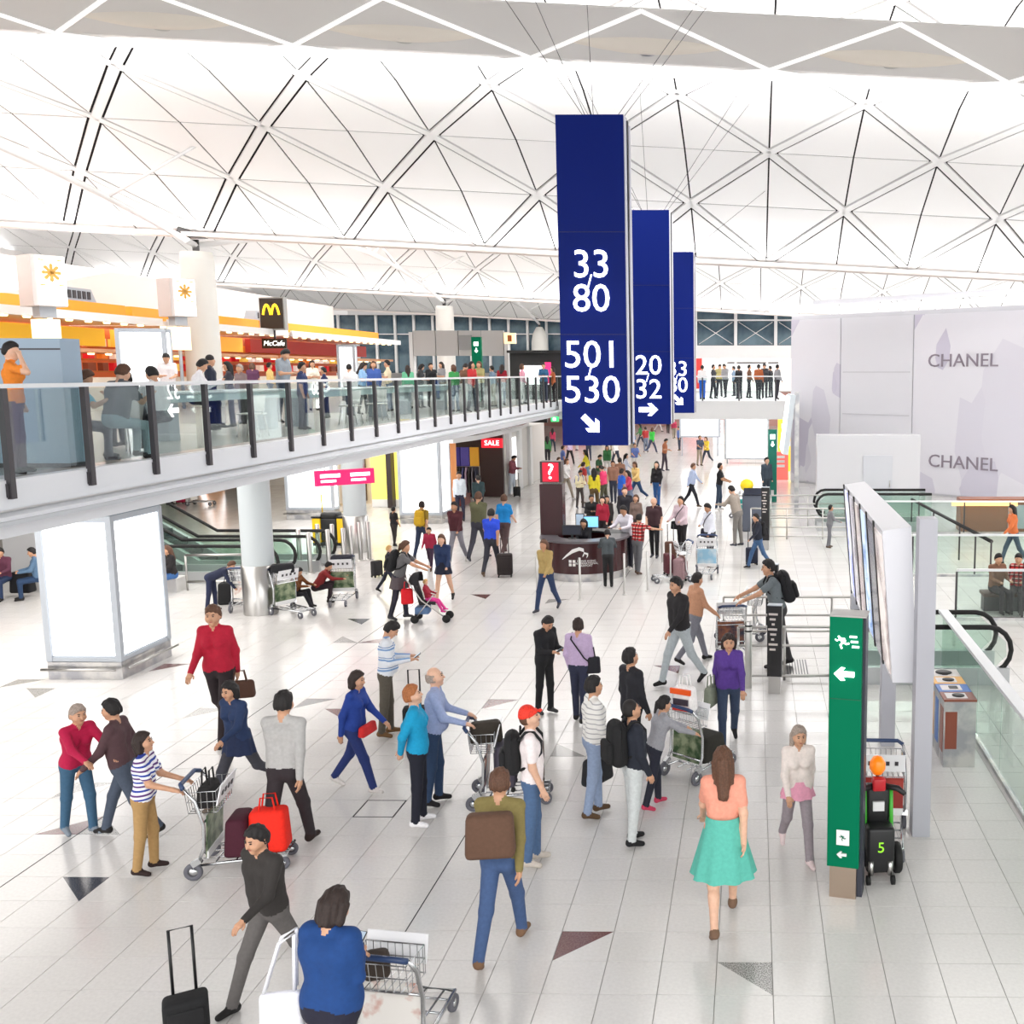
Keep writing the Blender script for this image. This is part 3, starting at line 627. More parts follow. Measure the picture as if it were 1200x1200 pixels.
# grey departure board seen from behind, green sign
t = thing('departure_board', 'grey departure board seen from behind beside the white column', 'display board', (-14.2, 50, ZM)); h0 = 2.05
for k in range(4): MB().box((-1.65 + 1.1 * k, 0, h0 + .62), (1.06, .3, 1.2)).build('panel', M('board_grey', (176, 174, 172), .5), t)
MB().box((.35, -.2, h0 + .65), (.6, .1, .7)).build('service_box', M('box_grey', (140, 140, 140), .5), t)
for x in (-2.3, 2.3): MB().box((x, 0, 1.6), (.18, .3, 3.2)).build('post', M('post_pale', (206, 206, 206), .4), t)
t = thing('gate_sign', 'small lit orange sign on the departure board post', 'sign', (-11.7, 49.9, ZM + 2.6)); MB().box((0, 0, .3), (.55, .2, .5)).build('panel', M('sign_amber', (255, 220, 170), .5, 0, .8), t); MB().box((0, -.11, .3), (.2, .02, .3)).build('pictogram', M('amber_pict', (180, 90, 20), .5), t)
t = thing('green_sign', 'tall green wayfinding sign on the deck before the departure board', 'sign', (atY(559, 415, 45).x, 45, ZM)); MB().box((0, 0, 1.4), (.42, .2, 2.8)).build('panel', GREEN, t); MB().box((0, -.11, 2.5), (.2, .02, .16)).build('pictogram', LITC, t); arrow('arrow', .2, -PI / 2, LITC, (0, -.11, 2.22), t)
t = thing('screen_kiosk', 'black kiosk with pink and white screen at the end of the deck', 'kiosk', (-10.35, 49.4, ZM)); MB().box((0, .3, 1.1), (2.6, .5, 2.2)).build('housing', BLACK, t); MB().box((-.1, .0, 1.15), (1.4, .1, .9)).build('screen', LIT, t); MB().box((.55, -.06, 1.25), (.3, .06, 1.0)).build('pink_panel', M('pink_lit', (236, 40, 110), .4, 0, .8), t); MB().box((0, 0, 2.25), (2.6, 1.0, .12)).build('roof', BLACK, t)

# ------------------------------------------------------------------ hanging blue signs
def hang_sign(xr, ytop, ybot, Y, lines, arrow_at, ang, label, w=1.2, d=1.05):
    pr_ = atY(xr, (ytop + ybot) / 2, Y); z1, z0 = atY(xr, ytop, Y).z, atY(xr, ybot, Y).z
    c = Vector((pr_.x - w / 2, Y + d / 2, z0)); h = z1 - z0
    t = thing('hanging_sign', label, 'sign', c, 0, 'hanging blue gate signs')
    MB().box((0, 0, h / 2), (w, d - .1, h)).build('core', M('lavender_side', (196, 196, 226), .4), t)
    for s_ in (-1, 1):
        f = MB(); f.box((0, s_ * (d / 2 - .04), h / 2), (w, .08, h)); f.build('blue_face', NAVY, t)
        for x in (-1, 1): MB().box((x * (w / 2 - .0), s_ * (d / 2 - .16), h / 2), (.05, .05, h)).build('edge_channel', WHITE, t)
    MB().box((w / 2 + .01, 0, h / 2), (.03, .12, h)).build('dark_reveal', BLACK, t)
    for f in (.345, .655): MB().box((0, -d / 2 - .002, h * f), (w, .01, .012)).build('seam', M('seam_navy', (12, 20, 84), .5), t)
    for body, px, py, s_ in lines:
        q = atY(px, py, Y); o = text('lettering', body, s_, LITC, (q.x - c.x, -d / 2 - .012, q.z - c.z), UPR, t, .012)
    q = atY(arrow_at[0], arrow_at[1], Y); arrow('arrow', arrow_at[2], ang, LITC, (q.x - c.x, -d / 2 - .012, q.z - c.z), t)
    for x, y, ux, uy in ((-w * .1, -.2, -1.6, -1.6), (-w * .1, .2, -1.2, 1.5), (w * .35, -.2, 1.9, -1.0), (w * .35, .2, 1.6, 1.8), (0, 0, -.2, 1.0)):
        top = Vector((c.x + x + ux * 1.4, c.y + y + uy, 0)); top.z = vz(top.x, top.y) + .02
        MB().tube([(x, y, h), (top.x - c.x, top.y - c.y, top.z - c.z)], .006, 5).build('cable', DARKM, t)
    for x in (-.35, .45):
        a = [(x + .16 * math.cos(PI * k / 8), 0, h + .12 * math.sin(PI * k / 8)) for k in range(9)]; MB().tube(a, .008, 5).build('lifting_eye', STEEL, t)
    return t
hang_sign(733, 134, 522, 18.8, [('33', 693, 311, .7), ('/', 691, 331, .36), ('80', 693, 351, .7), ('501', 694, 417, .7), ('/', 691, 438, .36), ('530', 694, 458, .7)], (693, 497, .42), R(-45), 'largest hanging blue sign reading 33/80 and 501/530')
hang_sign(785, 246, 497, 27.0, [('20', 760, 429, .72), ('/', 759, 443, .3), ('32', 760, 457, .72)], (760, 480, .5), 0, 'middle hanging blue sign reading 20/32 with arrow right')
hang_sign(813, 295, 484, 35.0, [('33', 794, 433, .72), ('/', 793, 443, .3), ('80', 794, 452, .72)], (795, 469, .45), R(-45), 'smallest hanging blue sign half hidden behind the 20/32 sign')

# ------------------------------------------------------------------ information desk
DC = G(684, 675); t = thing('information_desk', 'round maroon information desk with white logo and steel base', 'desk', (DC.x, DC.y + .3, 0))
def ring(r0, r1, z0, z1, a0, a1, n=40):
    vs, fs = [], []
    for k in range(n + 1):
        a = a0 + (a1 - a0) * k / n
        for r, z in ((r0, z0), (r1, z0), (r1, z1), (r0, z1)): vs.append((r * math.cos(a), r * math.sin(a), z))
    for k in range(n):
        for q in range(4): fs.append((k * 4 + q, k * 4 + (q + 1) % 4, k * 4 + 4 + (q + 1) % 4, k * 4 + 4 + q))
    fs.append((0, 1, 2, 3)); fs.append((n * 4 + 3, n * 4 + 2, n * 4 + 1, n * 4)); return vs, fs
RD = 1.12
MB().add(*ring(RD - .12, RD, .2, 1.0, R(175), R(375)), smooth=False).build('front_panel', MAROON, t); MB().add(*ring(RD - .14, RD - .03, .0, .2, R(175), R(375))).build('steel_base', STEEL2, t)
MB().add(*ring(RD - .42, RD + .06, 1.0, 1.05, R(170), R(380))).build('counter_top', M('counter_grey', (96, 92, 96), .3), t); MB().add(*ring(RD - .4, RD - .1, .72, .76, R(170), R(380))).build('work_surface', BLACK, t)
MB().add(*ring(RD - .1, RD, .2, 1.0, R(20), R(160))).build('rear_panel', MAROON, t); MB().add(*ring(RD - .4, RD + .06, 1.0, 1.05, R(15), R(165))).build('rear_counter', BLACK, t)
sw = MB()                                        # swoosh emblem bent round the panel
def cyl_pt(u, z): a = R(270) + u / RD; return Vector(((RD + .008) * math.cos(a), (RD + .008) * math.sin(a), z))
sp_ = [(-.42, .58, .012), (-.3, .68, .03), (-.14, .80, .05), (.04, .865, .045), (.15, .83, .045), (.16, .74, .035), (.12, .67, .02)]
for a_, b_ in zip(sp_, sp_[1:]): sw.add([cyl_pt(a_[0], a_[1] - a_[2]), cyl_pt(b_[0], b_[1] - b_[2]), cyl_pt(b_[0], b_[1] + b_[2]), cyl_pt(a_[0], a_[1] + a_[2])], [(0, 1, 2, 3)])
for a_, b_ in ((( .16, .76, .02), (.26, .72, .03)), ((.26, .72, .03), (.22, .64, .015))): sw.add([cyl_pt(a_[0], a_[1] - a_[2]), cyl_pt(b_[0], b_[1] - b_[2]), cyl_pt(b_[0], b_[1] + b_[2]), cyl_pt(a_[0], a_[1] + a_[2])], [(0, 1, 2, 3)])
sw.build('emblem', M('print_white', (240, 236, 234), .5), t)
for k, (tx, uz) in enumerate((('HONG KONG', .55), ('INTERNATIONAL', .49), ('AIRPORT', .43))):
    uu = .22; o = text('lettering', tx, .075, M('print_white'), tuple(cyl_pt(uu, uz) + Vector((0, -.012, 0))), (PI / 2, 0, uu / RD), t, .003, 'CENTER')
for uu in (-.1, -.2):
    for uz in (.54, .45):
        m = MB(); m.box((0, 0, 0), (.07, .012, .07)); o = m.build('character_block', M('print_white'), t, None, tuple(cyl_pt(uu, uz))); o.rotation_euler = (0, 0, uu / RD)
pl = G(641, 690); t = thing('information_pillar', 'dark maroon pillar with red lit question mark at the desk', 'sign', (DC.x - .86, DC.y + .45, 0))
MB().box((0, 0, 1.2), (.6, .4, 2.4)).build('column', M('pillar_maroon', (54, 14, 20), .25), t); MB().box((0, 0, 2.72), (.56, .36, .56)).build('head', M('head_brown', (60, 46, 46), .4), t)
MB().box((0, -.19, 2.72), (.42, .03, .5)).build('lit_face', M('query_red', (196, 10, 44), .4, 0, .7), t); text('lettering', '?', .58, LITC, (0, -.215, 2.72), UPR, t, .008, 'CENTER', 1.1)
for lab_, dx, dy, w, h, mt in (('blue lit monitor facing out on the information desk', .08, .62, .42, .32, M('screen_blue', (130, 200, 240), .3, 0, .8)), ('dark monitor on the information desk counter', -.22, -.66, .5, .26, M('screen_dark', (30, 36, 54), .3)), ('pale screen on a stand behind the desk clerk', -.28, .95, .24, .34, M('screen_pale', (176, 196, 214), .3, 0, .4))):
    q = thing('monitor', lab_, 'monitor', (DC.x + dx, DC.y + .3 + dy, 1.05)); MB().box((0, 0, h / 2 + .1), (w, .04, h)).build('bezel', BLACK, q); MB().box((0, -.025, h / 2 + .1), (w - .04, .012, h - .04)).build('screen', mt, q); MB().box((0, .02, .06), (.06, .04, .1)).build('stand', BLACK, q); MB().box((0, .02, .01), (.2, .12, .02)).build('foot', BLACK, q)
def stanchion(px, py, label, h=1.0, r=.03, group=None):
    p = G(px, py); q = thing('barrier_post', label, 'post', p, 0, group); MB().lathe([(r, 0), (r, h), (r * .8, h + .01), (0, h + .012)], 12).build('tube', STEEL, q); MB().lathe([(r * 2.2, 0), (r * 2.2, .01), (r, .03)], 14).build('base', STEEL, q); return q
for px, py, lb in ((630, 702, 'steel barrier post before the left end of the information desk'), (680, 703, 'steel barrier post before the desk logo'), (732, 697, 'steel barrier post before the right end of the information desk'), (759, 693, 'steel barrier post beside the man in red plaid'), (786, 683, 'steel barrier post beside the parked pink suitcase'), (776, 660, 'steel barrier post behind the man in red plaid')):
    stanchion(px, py, lb, 1.0, .028)
for px, py in ((352, 668), (364, 672), (374, 660), (386, 668), (391, 660), (404, 666), (413, 662), (423, 657), (433, 656)):
    stanchion(px, py, 'steel guard post in the cluster beside the deck column', 1.1, .06, 'guard posts beside the deck column')

# ------------------------------------------------------------------ right side: signs, board, rails, escalators, bins
p = G(988, 1056); t = thing('green_sign', 'tall green exit sign post with running figure and white arrow', 'sign', (p.x + .02, p.y + .16, 0), R(-13))
zt = 2.93
MB().box((0, 0, .17), (.27, .2, .34)).build('plinth', M('copper_steel', (176, 158, 142), .3, .9), t); MB().box((0, -.02, (zt + .34) / 2), (.32, .2, zt - .34)).build('green_face', GREEN, t); MB().box((.16, .06, zt / 2), (.06, .2, zt)).build('dark_edge', M('edge_dark', (52, 54, 66), .4), t)
MB().box((.02, .02, zt + .008), (.36, .28, .014)).build('cap', M('cap_grey', (176, 172, 168), .4), t); MB().box((0, -.1215, 2.1), (.32, .004, .008)).build('seam', M('seam_green', (0, 90, 60), .5), t)
def runner(s):
    r = MB(); r.lathe([(0, -.1 * s), (.1 * s, 0), (0, .1 * s)], 10, (-.28 * s, 0, .42 * s))
    for pts, w in (([(-.2, .32), (.05, .02)], .11), ([(.05, .02), (-.16, -.2), (-.05, -.48)], .075), ([(.05, .02), (.3, -.12), (.5, -.05)], .075), ([(-.18, .26), (-.42, .1), (-.56, .22)], .055), ([(-.16, .28), (.14, .3), (.22, .1)], .055)): r.tube([(a * s, 0, b * s) for a, b in pts], w * s, 6)
    return r
runner(.13).build('running_figure', LITC, t, None, (-.03, -.13, 2.68)); 
for k in range(3): MB().box((.075 + .012 * k, -.128, 2.74 - .05 * k), (.07, .01, .018)).build('stair_mark', LITC, t)
arrow('arrow', .2, PI, LITC, (-.01, -.128, 2.36), t); MB().box((.0, -.128, .66), (.13, .006, .16)).build('pictogram_plate', WHITE, t); runner(.06).build('running_figure', GREEN, t, None, (0, -.135, .66)); arrow('arrow', .1, PI, WHITE, (-.01, -.128, .48), t)
# LED board on posts
t = thing('video_board', 'large leaning video board on steel posts beside the green sign', 'display board', (0, 0, 0)); YN, YF = 11.45, 16.3
q = {k: atY(x, y, YN) for k, (x, y) in dict(tl=(1034, 622), tr=(1068, 617), bl=(1046, 800), br=(1074, 800)).items()}
def slab(y0, y1, exl=0.):
    vs = []
    for y in (y0, y1):
        for k in ('tl', 'tr', 'br', 'bl'): vs.append((q[k].x, y, q[k].z))
    return vs
MB().add(slab(YN, YF), [(3, 2, 1, 0), (4, 5, 6, 7), (0, 1, 5, 4), (1, 2, 6, 5), (2, 3, 7, 6), (3, 0, 4, 7)]).build('casing', M('casing_pale', (222, 222, 228), .35), t)
scr = [((206, 196, 192), (120, 100, 100)), ((34, 40, 60), (70, 66, 80)), ((58, 120, 190), (200, 220, 240)), ((200, 190, 186), (110, 90, 96)), ((190, 186, 196), (90, 80, 90)), ((60, 90, 200), (250, 250, 255))]
N_ = 6; L_ = (YF - YN) / N_
nrm = Vector((q['bl'].z - q['tl'].z, 0, -(q['bl'].x - q['tl'].x))).normalized() * .012
if nrm.x > 0: nrm = -nrm
for i in range(N_):
    y0, y1 = YN + L_ * i + .1, YN + L_ * (i + 1) - .06; a, b = q['tl'].lerp(q['bl'], .04), q['tl'].lerp(q['bl'], .96)
    vs = [Vector((a.x, y0, a.z)), Vector((a.x, y1, a.z)), Vector((b.x, y1, b.z)), Vector((b.x, y0, b.z))]; c1, c2 = scr[i]
    m = noise_mat('screen_picture_%d' % i, c1, c2, 1.6, .15, 0, .42, .6); bs = m.node_tree.nodes['Principled BSDF']; l_ = [k for k in m.node_tree.links if k.to_socket == bs.inputs['Base Color']][0]; m.node_tree.links.new(l_.from_socket, bs.inputs['Emission Color']); bs.inputs['Emission Strength'].default_value = .5
    MB().add([v + nrm for v in vs] + vs, [(0, 1, 2, 3), (7, 6, 5, 4), (0, 4, 5, 1), (1, 5, 6, 2), (2, 6, 7, 3), (3, 7, 4, 0)]).build('screen', m, t)
    a, b = q['tl'].lerp(q['bl'], 0), q['tl'].lerp(q['bl'], 1); MB().add([Vector((v[0], y, v[1])) + nrm * k for y in (y1 + .02, y1 + .1) for v in ((a.x, a.z), (b.x, b.z)) for k in (0, 1.6)], [(0, 1, 3, 2), (4, 6, 7, 5), (0, 4, 5, 1), (2, 3, 7, 6), (1, 5, 7, 3), (0, 2, 6, 4)]).build('screen_frame', BLACK, t)
for px, py, ztp in ((1079, 980, 3.7), (1040, 874, 3.2), (1003, 775, 3.2)):
    b = G(px, py); MB().box((b.x, b.y + .1, ztp / 2), (.2, .24, ztp)).build('post', M('post_grey', (178, 178, 186), .4), t)
# second board far off, seen from its edge
p = G(933, 603); t = thing('flight_board', 'pale flight board on a steel post beside the hoarding', 'display board', (p.x, p.y, 0)); MB().box((0, 0, 2.3), (.16, .22, 4.6)).build('post', STEEL2, t); MB().box((-.3, .9, 3.4), (.2, 3.0, 2.2), 0, (0, R(7), 0)).build('casing', M('casing_blue', (206, 214, 220), .4), t); MB().box((-.43, .9, 3.4), (.03, 2.9, 2.1), 0, (0, R(7), 0)).build('screen', LIT, t)
p = G(905, 588); t = thing('green_sign', 'tall green wayfinding sign before the lit wall in the far hall', 'sign', p); MB().box((0, 0, 1.5), (.36, .2, 3.0)).build('panel', M('green_far', (0, 120, 100), .4), t); MB().box((0, -.11, 2.7), (.2, .02, .2)).build('pictogram', LITC, t); arrow('arrow', .22, -PI / 2, LITC, (0, -.12, 2.4), t); MB().box((0, -.11, .4), (.12, .02, .2)).build('pictogram', WHITE, t)
def totem(px, py, h, label):
    p = G(px, py); t = thing('black_sign', label, 'sign', (p.x, p.y + .1, 0), R(-8)); MB().box((0, 0, .15), (.2, .13, .3)).build('plinth', STEEL, t); MB().box((0, 0, (h + .3) / 2), (.24, .16, h - .3)).build('panel', M('sign_charcoal', (26, 24, 26), .35), t)
    for k in range(8): MB().box((-.02 - .01 * (k % 2), -.084, h - .14 - .085 * k), (.15 - .05 * (k % 3), .006, .035)).build('lettering', M('faint_print', (206, 196, 190), .5), t)
    MB().box((0, 0, h + .006), (.24, .16, .012)).build('cap', GREYP, t)
totem(908, 814, 1.5, 'black information sign in front of the escalator railing'); totem(905, 752, 1.55, 'black information sign beyond the escalator railing'); totem(897, 645, 1.9, 'dark blue information sign beside the far railing')
def railing(A, B, zs, npost, label, r=.025, h=None):
    A = Vector(A); B = Vector(B); t = thing('railing', label, 'railing', A); d = B - A; h = h or max(zs)
    for z in zs: MB().tube([(0, 0, z), (d.x, d.y, z)], r, 8).build('rail', STEEL, t)
    for k in range(npost): v = d * (k / (npost - 1)); MB().tube([(v.x, v.y, 0), (v.x, v.y, h)], r * .9, 8).build('post', STEEL, t)
    return t
a = G(872, 797); b = G(966, 797); railing((a.x - .1, a.y, 0), (b.x + .1, b.y, 0), (.08, .62, .95), 3, 'steel railing in front of the floor grating')
a = G(848, 757); b = G(985, 757); railing((a.x, a.y, 0), (2.6, b.y, 0), (.3, .62, .98), 4, 'steel railing behind the floor grating')
a = G(880, 632); railing((a.x, a.y, 0), (3.4, a.y, 0), (.1, .4, .7, 1.0), 4, 'steel railing beside the looped escalator handrail'); a = G(860, 618); railing((a.x, a.y, 0), (3.2, a.y + .3, 0), (.4, .8, 1.1), 4, 'steel railing nearest the far green sign')
p = G(877, 806); t = thing('bollard', 'thick steel bollard at the end of the railing', 'bollard', p); MB().lathe([(.06, 0), (.06, 1.15), (.05, 1.17), (0, 1.17)], 16).build('tube', STEEL, t); 
for z in (.98, 1.07): MB().lathe([(.064, z), (.064, z + .03)], 16).build('band', BLACK, t)
p = G(926, 783); o = MB(); t = thing('floor_grating', 'ribbed steel floor plate at the escalator landing', 'grating', (p.x, p.y, 0)); MB().box((0, 0, .004), (.62, 1.1, .008)).build('plate', M('plate_grey', (110, 110, 112), .4, .6), t)
for k in range(12): MB().box((-.28 + .05 * k, 0, .011), (.022, 1.06, .006)).build('rib', STEEL, t)
def escalator(name, label, P, ang, flat, rise, run_up, w=1.0, h=.95, glass=GLASSG):
    """landing at P, running along local +x: flat part, then a slope (rise may be 0)"""
    t = thing(name, label, 'escalator', P, ang)
    prof = [(0, 0), (flat, 0)] + ([(flat + run_up, rise)] if run_up else [])
    for s_ in (0, 1):
        y = s_ * w; path = []
        for k in range(9): a_ = -PI / 2 - PI * k / 8; path.append((.1 + .38 * math.cos(a_), y, h - .4 + .4 * math.sin(a_)))
        for (x, z) in prof[1:]: path.append((x, y, z + h))
        hr = MB(); hr.tube(path, .045, 8); hr.build('handrail', RUBBER, t)
        g_ = MB(); pts = [(0.0, .3), (flat, .3)] + ([(flat + run_up, rise + .3), (flat + run_up, rise + h - .05)] if run_up else []) + [(flat, h - .05), (.05, h - .05), (-.18, h - .25), (-.2, .5)]
        g_.prism(pts, -.012, .012, 0, Matrix.Translation((0, y, 0)) @ Matrix.Rotation(PI / 2, 4, 'X')); g_.build('glass_side', glass, t)
        sk = [(-.25, 0), (flat + (.4 if run_up else 0), 0)] + ([(flat + run_up, rise - .5), (flat + run_up, rise + .3)] if run_up else []) + [(flat, .3), (-.25, .3)]
        MB().prism(sk, -.07, .07, 0, Matrix.Translation((0, y, 0)) @ Matrix.Rotation(PI / 2, 4, 'X')).build('skirt', M('skirt_grey', (186, 188, 190), .3, .4), t)
    MB().box((flat / 2, w / 2, .02), (flat, w - .14, .04)).build('landing_plate', STEEL2, t)
    if run_up:
        n = int(run_up / .4); 
        for k in range(n): MB().box((flat + .2 + .4 * k, w / 2, .08 + rise * (k + .5) / n), (.4, w - .16, .2)).build('step', M('step_grey', (96, 98, 102), .4, .7), t)
    return t
e = escalator('escalator', 'escalator climbing to the food court deck behind the advertising pillar', (-12.3, 26.4, 0), PI, 2.7, 2.25, 3.9)
MB().prism([(3.2, 0), (6.6, 0), (6.6, 1.75)], -.05, .05, 0, Matrix.Translation((0, 1.12, 0)) @ Matrix.Rotation(PI / 2, 4, 'X')).build('side_cladding', M('cladding_grey', (196, 196, 198), .4), e)
MB().add([(4.0, 1.19, .7), (6.6, 1.19, 2.2), (6.6, 1.19, 2.5), (4.0, 1.19, 1.0)], [(0, 1, 2, 3)]).build('yellow_strip', M('yellow_strip', (240, 190, 30), .5), e)
escalator('escalator', 'second escalator standing just behind the one to the deck', (-11.9, 28.0, 0), PI, 3.0, 2.2, 3.8)
a = Vector((4.15, 18.2, 0)); escalator('escalator', 'escalator landing with black handrails behind the recycling bins', a, PI, 2.3, 0, 0, 1.1, 1.0)
a = G(966, 622); escalator('escalator', 'escalator with looped black handrail beside the video board', (a.x, a.y, 0), 0, 3.6, 0, 0, 1.3, 1.25)
def glass_wall(A, B, h, npan, label, dark=True, railw=.05, railm=None):
    A = Vector(A); B = Vector(B); d = B - A; L = d.length; t = thing('glass_balustrade', label, 'balustrade', A, math.atan2(d.y, d.x)); st = L / npan
    for k in range(npan): MB().box((st * (k + .5), 0, h / 2 + .03), (st - .03, .016, h - .1)).build('glass_pane', GLASSG, t)
    for k in range(npan + 1 if dark else 0): MB().box((st * k, .03, h / 2 - .02), (.04, .05, h - .04)).build('post', DARKM, t)
    MB().box((L / 2, 0, h), (L, railw, .05)).build('handrail', railm or M('rail_white'), t); MB().box((L / 2, 0, .03), (L, .07, .06)).build('base_channel', STEEL2, t); return t
glass_wall((3.27, 17.2, 0), (3.27, 6.0, 0), 1.26, 8, 'glass balustrade with broad white rail beside the recycling bins', False, .16)
glass_wall((4.4, 21.7, 0), (13, 21.7, 0), 1.1, 6, 'glass balustrade in front of the two seated people'); glass_wall((4.2, 26.5, 0), (14, 26.5, 0), 1.1, 6, 'glass balustrade behind the person in orange'); glass_wall((4.0, 33.6, 0), (16, 33.6, 0), 1.1, 8, 'glass balustrade nearest the white hoarding')
t = thing('handrail_run', 'dark sloping handrail running between the glass balustrades', 'handrail', (5.4, 34.5, 0)); MB().tube([(0, 0, 1.05), (.75, -8.4, 1.0)], .05, 8).build('rail', RUBBER, t)
for k in range(4): MB().tube([(.75 * k / 3, -8.4 * k / 3, 0), (.75 * k / 3, -8.4 * k / 3, 1.02)], .025, 6).build('post', DARKM, t)
t = thing('shop_counter', 'orange and grey lit shop counter behind the glass balustrade', 'counter', (9.2, 34.6, 0)); MB().box((0, 0, .55), (4.4, .7, 1.1)).build('front', M('counter_brown', (150, 96, 72), .4), t); MB().box((-1.4, -.37, .95), (2.2, .04, .16)).build('lit_strip', M('lit_amber', (255, 190, 120), .4, 0, 1.6), t); MB().box((.2, -.36, .5), (1.6, .03, .8)).build('grey_panel', GREYP, t); MB().box((1.6, -.36, .6), (1.0, .03, .7)).build('red_panel', M('rust_panel', (190, 80, 50), .4), t)
# recycling bins
t0 = G(1128, 903)
for k, (nm, c, lb) in enumerate((('brown', (132, 68, 50), 'steel recycling bin with brown label, the end one facing out'), ('blue', (50, 110, 190), 'steel recycling bin with blue rimmed lid and square slot'), ('yellow', (230, 170, 70), 'steel recycling bin with yellow lid'), ('grey', (206, 200, 196), 'steel recycling bin with pale lid and wide black hole'))):
    t = thing('recycling_bin', lb, 'bin', (t0.x - .03, t0.y + .28 + .36 * k, 0), 0, 'row of recycling bins'); lm = M('bin_' + nm, c, .4)
    MB().box((0, 0, .46), (.43, .34, .92)).build('body', STEEL2, t); MB().box((0, 0, .935), (.44, .35, .03)).build('lid', lm, t); MB().box((-.03, 0, .952), (.28, .22, .006)).build('lid_plate', M('bin_plate', (226, 220, 220), .4), t)
    if nm == 'blue': MB().box((0, 0, .957), (.12, .12, .008)).build('slot', BLACK, t)
    else: MB().lathe([(0, .962), (.085 if nm != 'grey' else .12, .962), (.085 if nm != 'grey' else .12, .95)], 18).build('hole', BLACK, t)
    MB().box((-.218, 0, .5), (.006, .2, .62)).build('side_label', lm, t)
    if nm == 'brown': MB().box((-.12, -.173, .52), (.16, .006, .52)).build('front_label', lm, t)
# green tug with beacon
p = G(1031, 1040); t = thing('trolley_tug', 'small green and black trolley tug with orange beacon numbered 5', 'vehicle', (p.x, p.y + .28, 0), R(4)); TG = M('tug_green', (66, 170, 50), .4)
MB().rbox((0, 0, .36), (.3, .42, .5), .04, 2).build('body', BLACK, t); MB().rbox((0, .08, .72), (.26, .2, .5), .04, 2).build('tower', BLACK, t)
for s_ in (-1, 1):
    MB().tube([(s_ * .14, -.05, .42), (s_ * .14, .02, .98)], .022, 8).build('green_tube', TG, t)
    w_ = MB(); w_.lathe([(0, -.04), (.15, -.04), (.165, -.02), (.165, .02), (.15, .04), (0, .04)], 20, (0, 0, 0), 0, Matrix.Translation((s_ * .22, .05, .166)) @ Matrix.Rotation(PI / 2, 4, 'Y')); wh = w_.build('wheel', RUBBER, t); MB().lathe([(0, 0), (.06, 0), (.06, .01)], 12, (0, 0, 0), 0, Matrix.Translation((s_ * .265, .05, .166)) @ Matrix.Rotation(s_ * PI / 2, 4, 'Y')).build('hub', STEEL, wh)
    c_ = MB(); c_.tube([(s_ * .13 - .02, -.22, .05), (s_ * .13 + .02, -.22, .05)], .05, 12); c_.build('castor', RUBBER, t)
    MB().tube([(s_ * .06, -.02, 1.0), (s_ * .2, -.06, .98), (s_ * .26, -.12, .94)], [.03, .035, .025], 8).build('handle', BLACK, t)
    MB().tube([(s_ * .1, -.2, .1), (s_ * .1, -.2, .25)], .03, 8).build('castor_fork', STEEL, t)
MB().rbox((0, -.02, 1.02), (.14, .1, .14), .02, 2).build('head', M('tug_red', (190, 30, 40), .4), t); MB().tube([(0, .04, .95), (0, .06, 1.14)], .02, 8).build('mast', BLACK, t)
MB().lathe([(.0, .0), (.05, .0), (.085, .06), (.085, .12), (.05, .18), (0, .2)], 16, (0, .06, 1.1)).build('beacon', M('beacon_orange', (250, 130, 20), .3, 0, .25), t)
text('lettering', '5', .16, M('lime_print', (150, 230, 50), .5, 0, .3), (0, -.216, .4), UPR, t, .003)
MB().box((0, -.03, .78), (.12, .04, .1)).build('control_plate', M('plate_white', (226, 226, 226), .4), t)

# ------------------------------------------------------------------ food court furniture
def table(x0, x1, y0, y1, z, label):
    t = thing('food_table', label, 'table', ((x0 + x1) / 2, (y0 + y1) / 2, ZM)); w, d = x1 - x0, y1 - y0
    MB().rbox((0, 0, z - .025), (w, d, .05), .01, 1).build('tabletop', M('table_white', (222, 230, 228), .25), t); MB().box((0, 0, z - .12), (w - .08, d - .08, .14)).build('apron', M('apron_green', (186, 206, 204), .3), t)
    n = max(2, int(d / 2.2))
    for k in range(n): MB().box((0, -d / 2 + .3 + (d - .6) * k / (n - 1), (z - .19) / 2), (w * .5, .35, z - .19)).build('pedestal', M('pedestal_grey', (150, 158, 164), .4), t)
table(-11.4, -10.5, 18.6, 23.2, .9, 'long white communal table behind the mirrored numbers'); table(-11.2, -10.4, 23.9, 29.8, .86, 'long white communal table farther along the balustrade'); table(-11.0, -10.3, 31, 39, .86, 'long white communal table at the far end of the deck'); table(-12.6, -11.0, 15.0, 16.4, .74, 'white food court table beside the man in grey')
def chair(x, y, rz, label):
    t = thing('shell_chair', label, 'chair', (x, y, ZM), rz, 'food court chairs'); m = MB(); n = 10; vs = []
    MB().rbox((0, 0, .45), (.42, .42, .03), .012, 2).build('seat', M('chair_white', (224, 220, 214), .4), t)
    for k in range(n + 1):
        a_ = R(200) + R(140) * k / n
        for r, z in ((.2, .5), (.25, .82), (.27, .82), (.22, .5)): vs.append((r * math.cos(a_) * 1.05, r * math.sin(a_), z))
    fs = [(k * 4 + i, k * 4 + (i + 1) % 4, k * 4 + 4 + (i + 1) % 4, k * 4 + 4 + i) for k in range(n) for i in range(4)] + [(0, 1, 2, 3), (n * 4 + 3, n * 4 + 2, n * 4 + 1, n * 4)]
    m.add(vs, fs, 0, True); m.build('backrest', M('chair_white'), t)
    for sx in (-1, 1):
        for sy in (-1, 1): MB().tube([(sx * .16, sy * .16, .44), (sx * .21, sy * .22, 0)], .012, 6).build('leg', STEEL, t)
    MB().tube([(.0, -.2, .44), (0, -.24, .55)], .015, 6).build('bracket', STEEL, t)
    return t
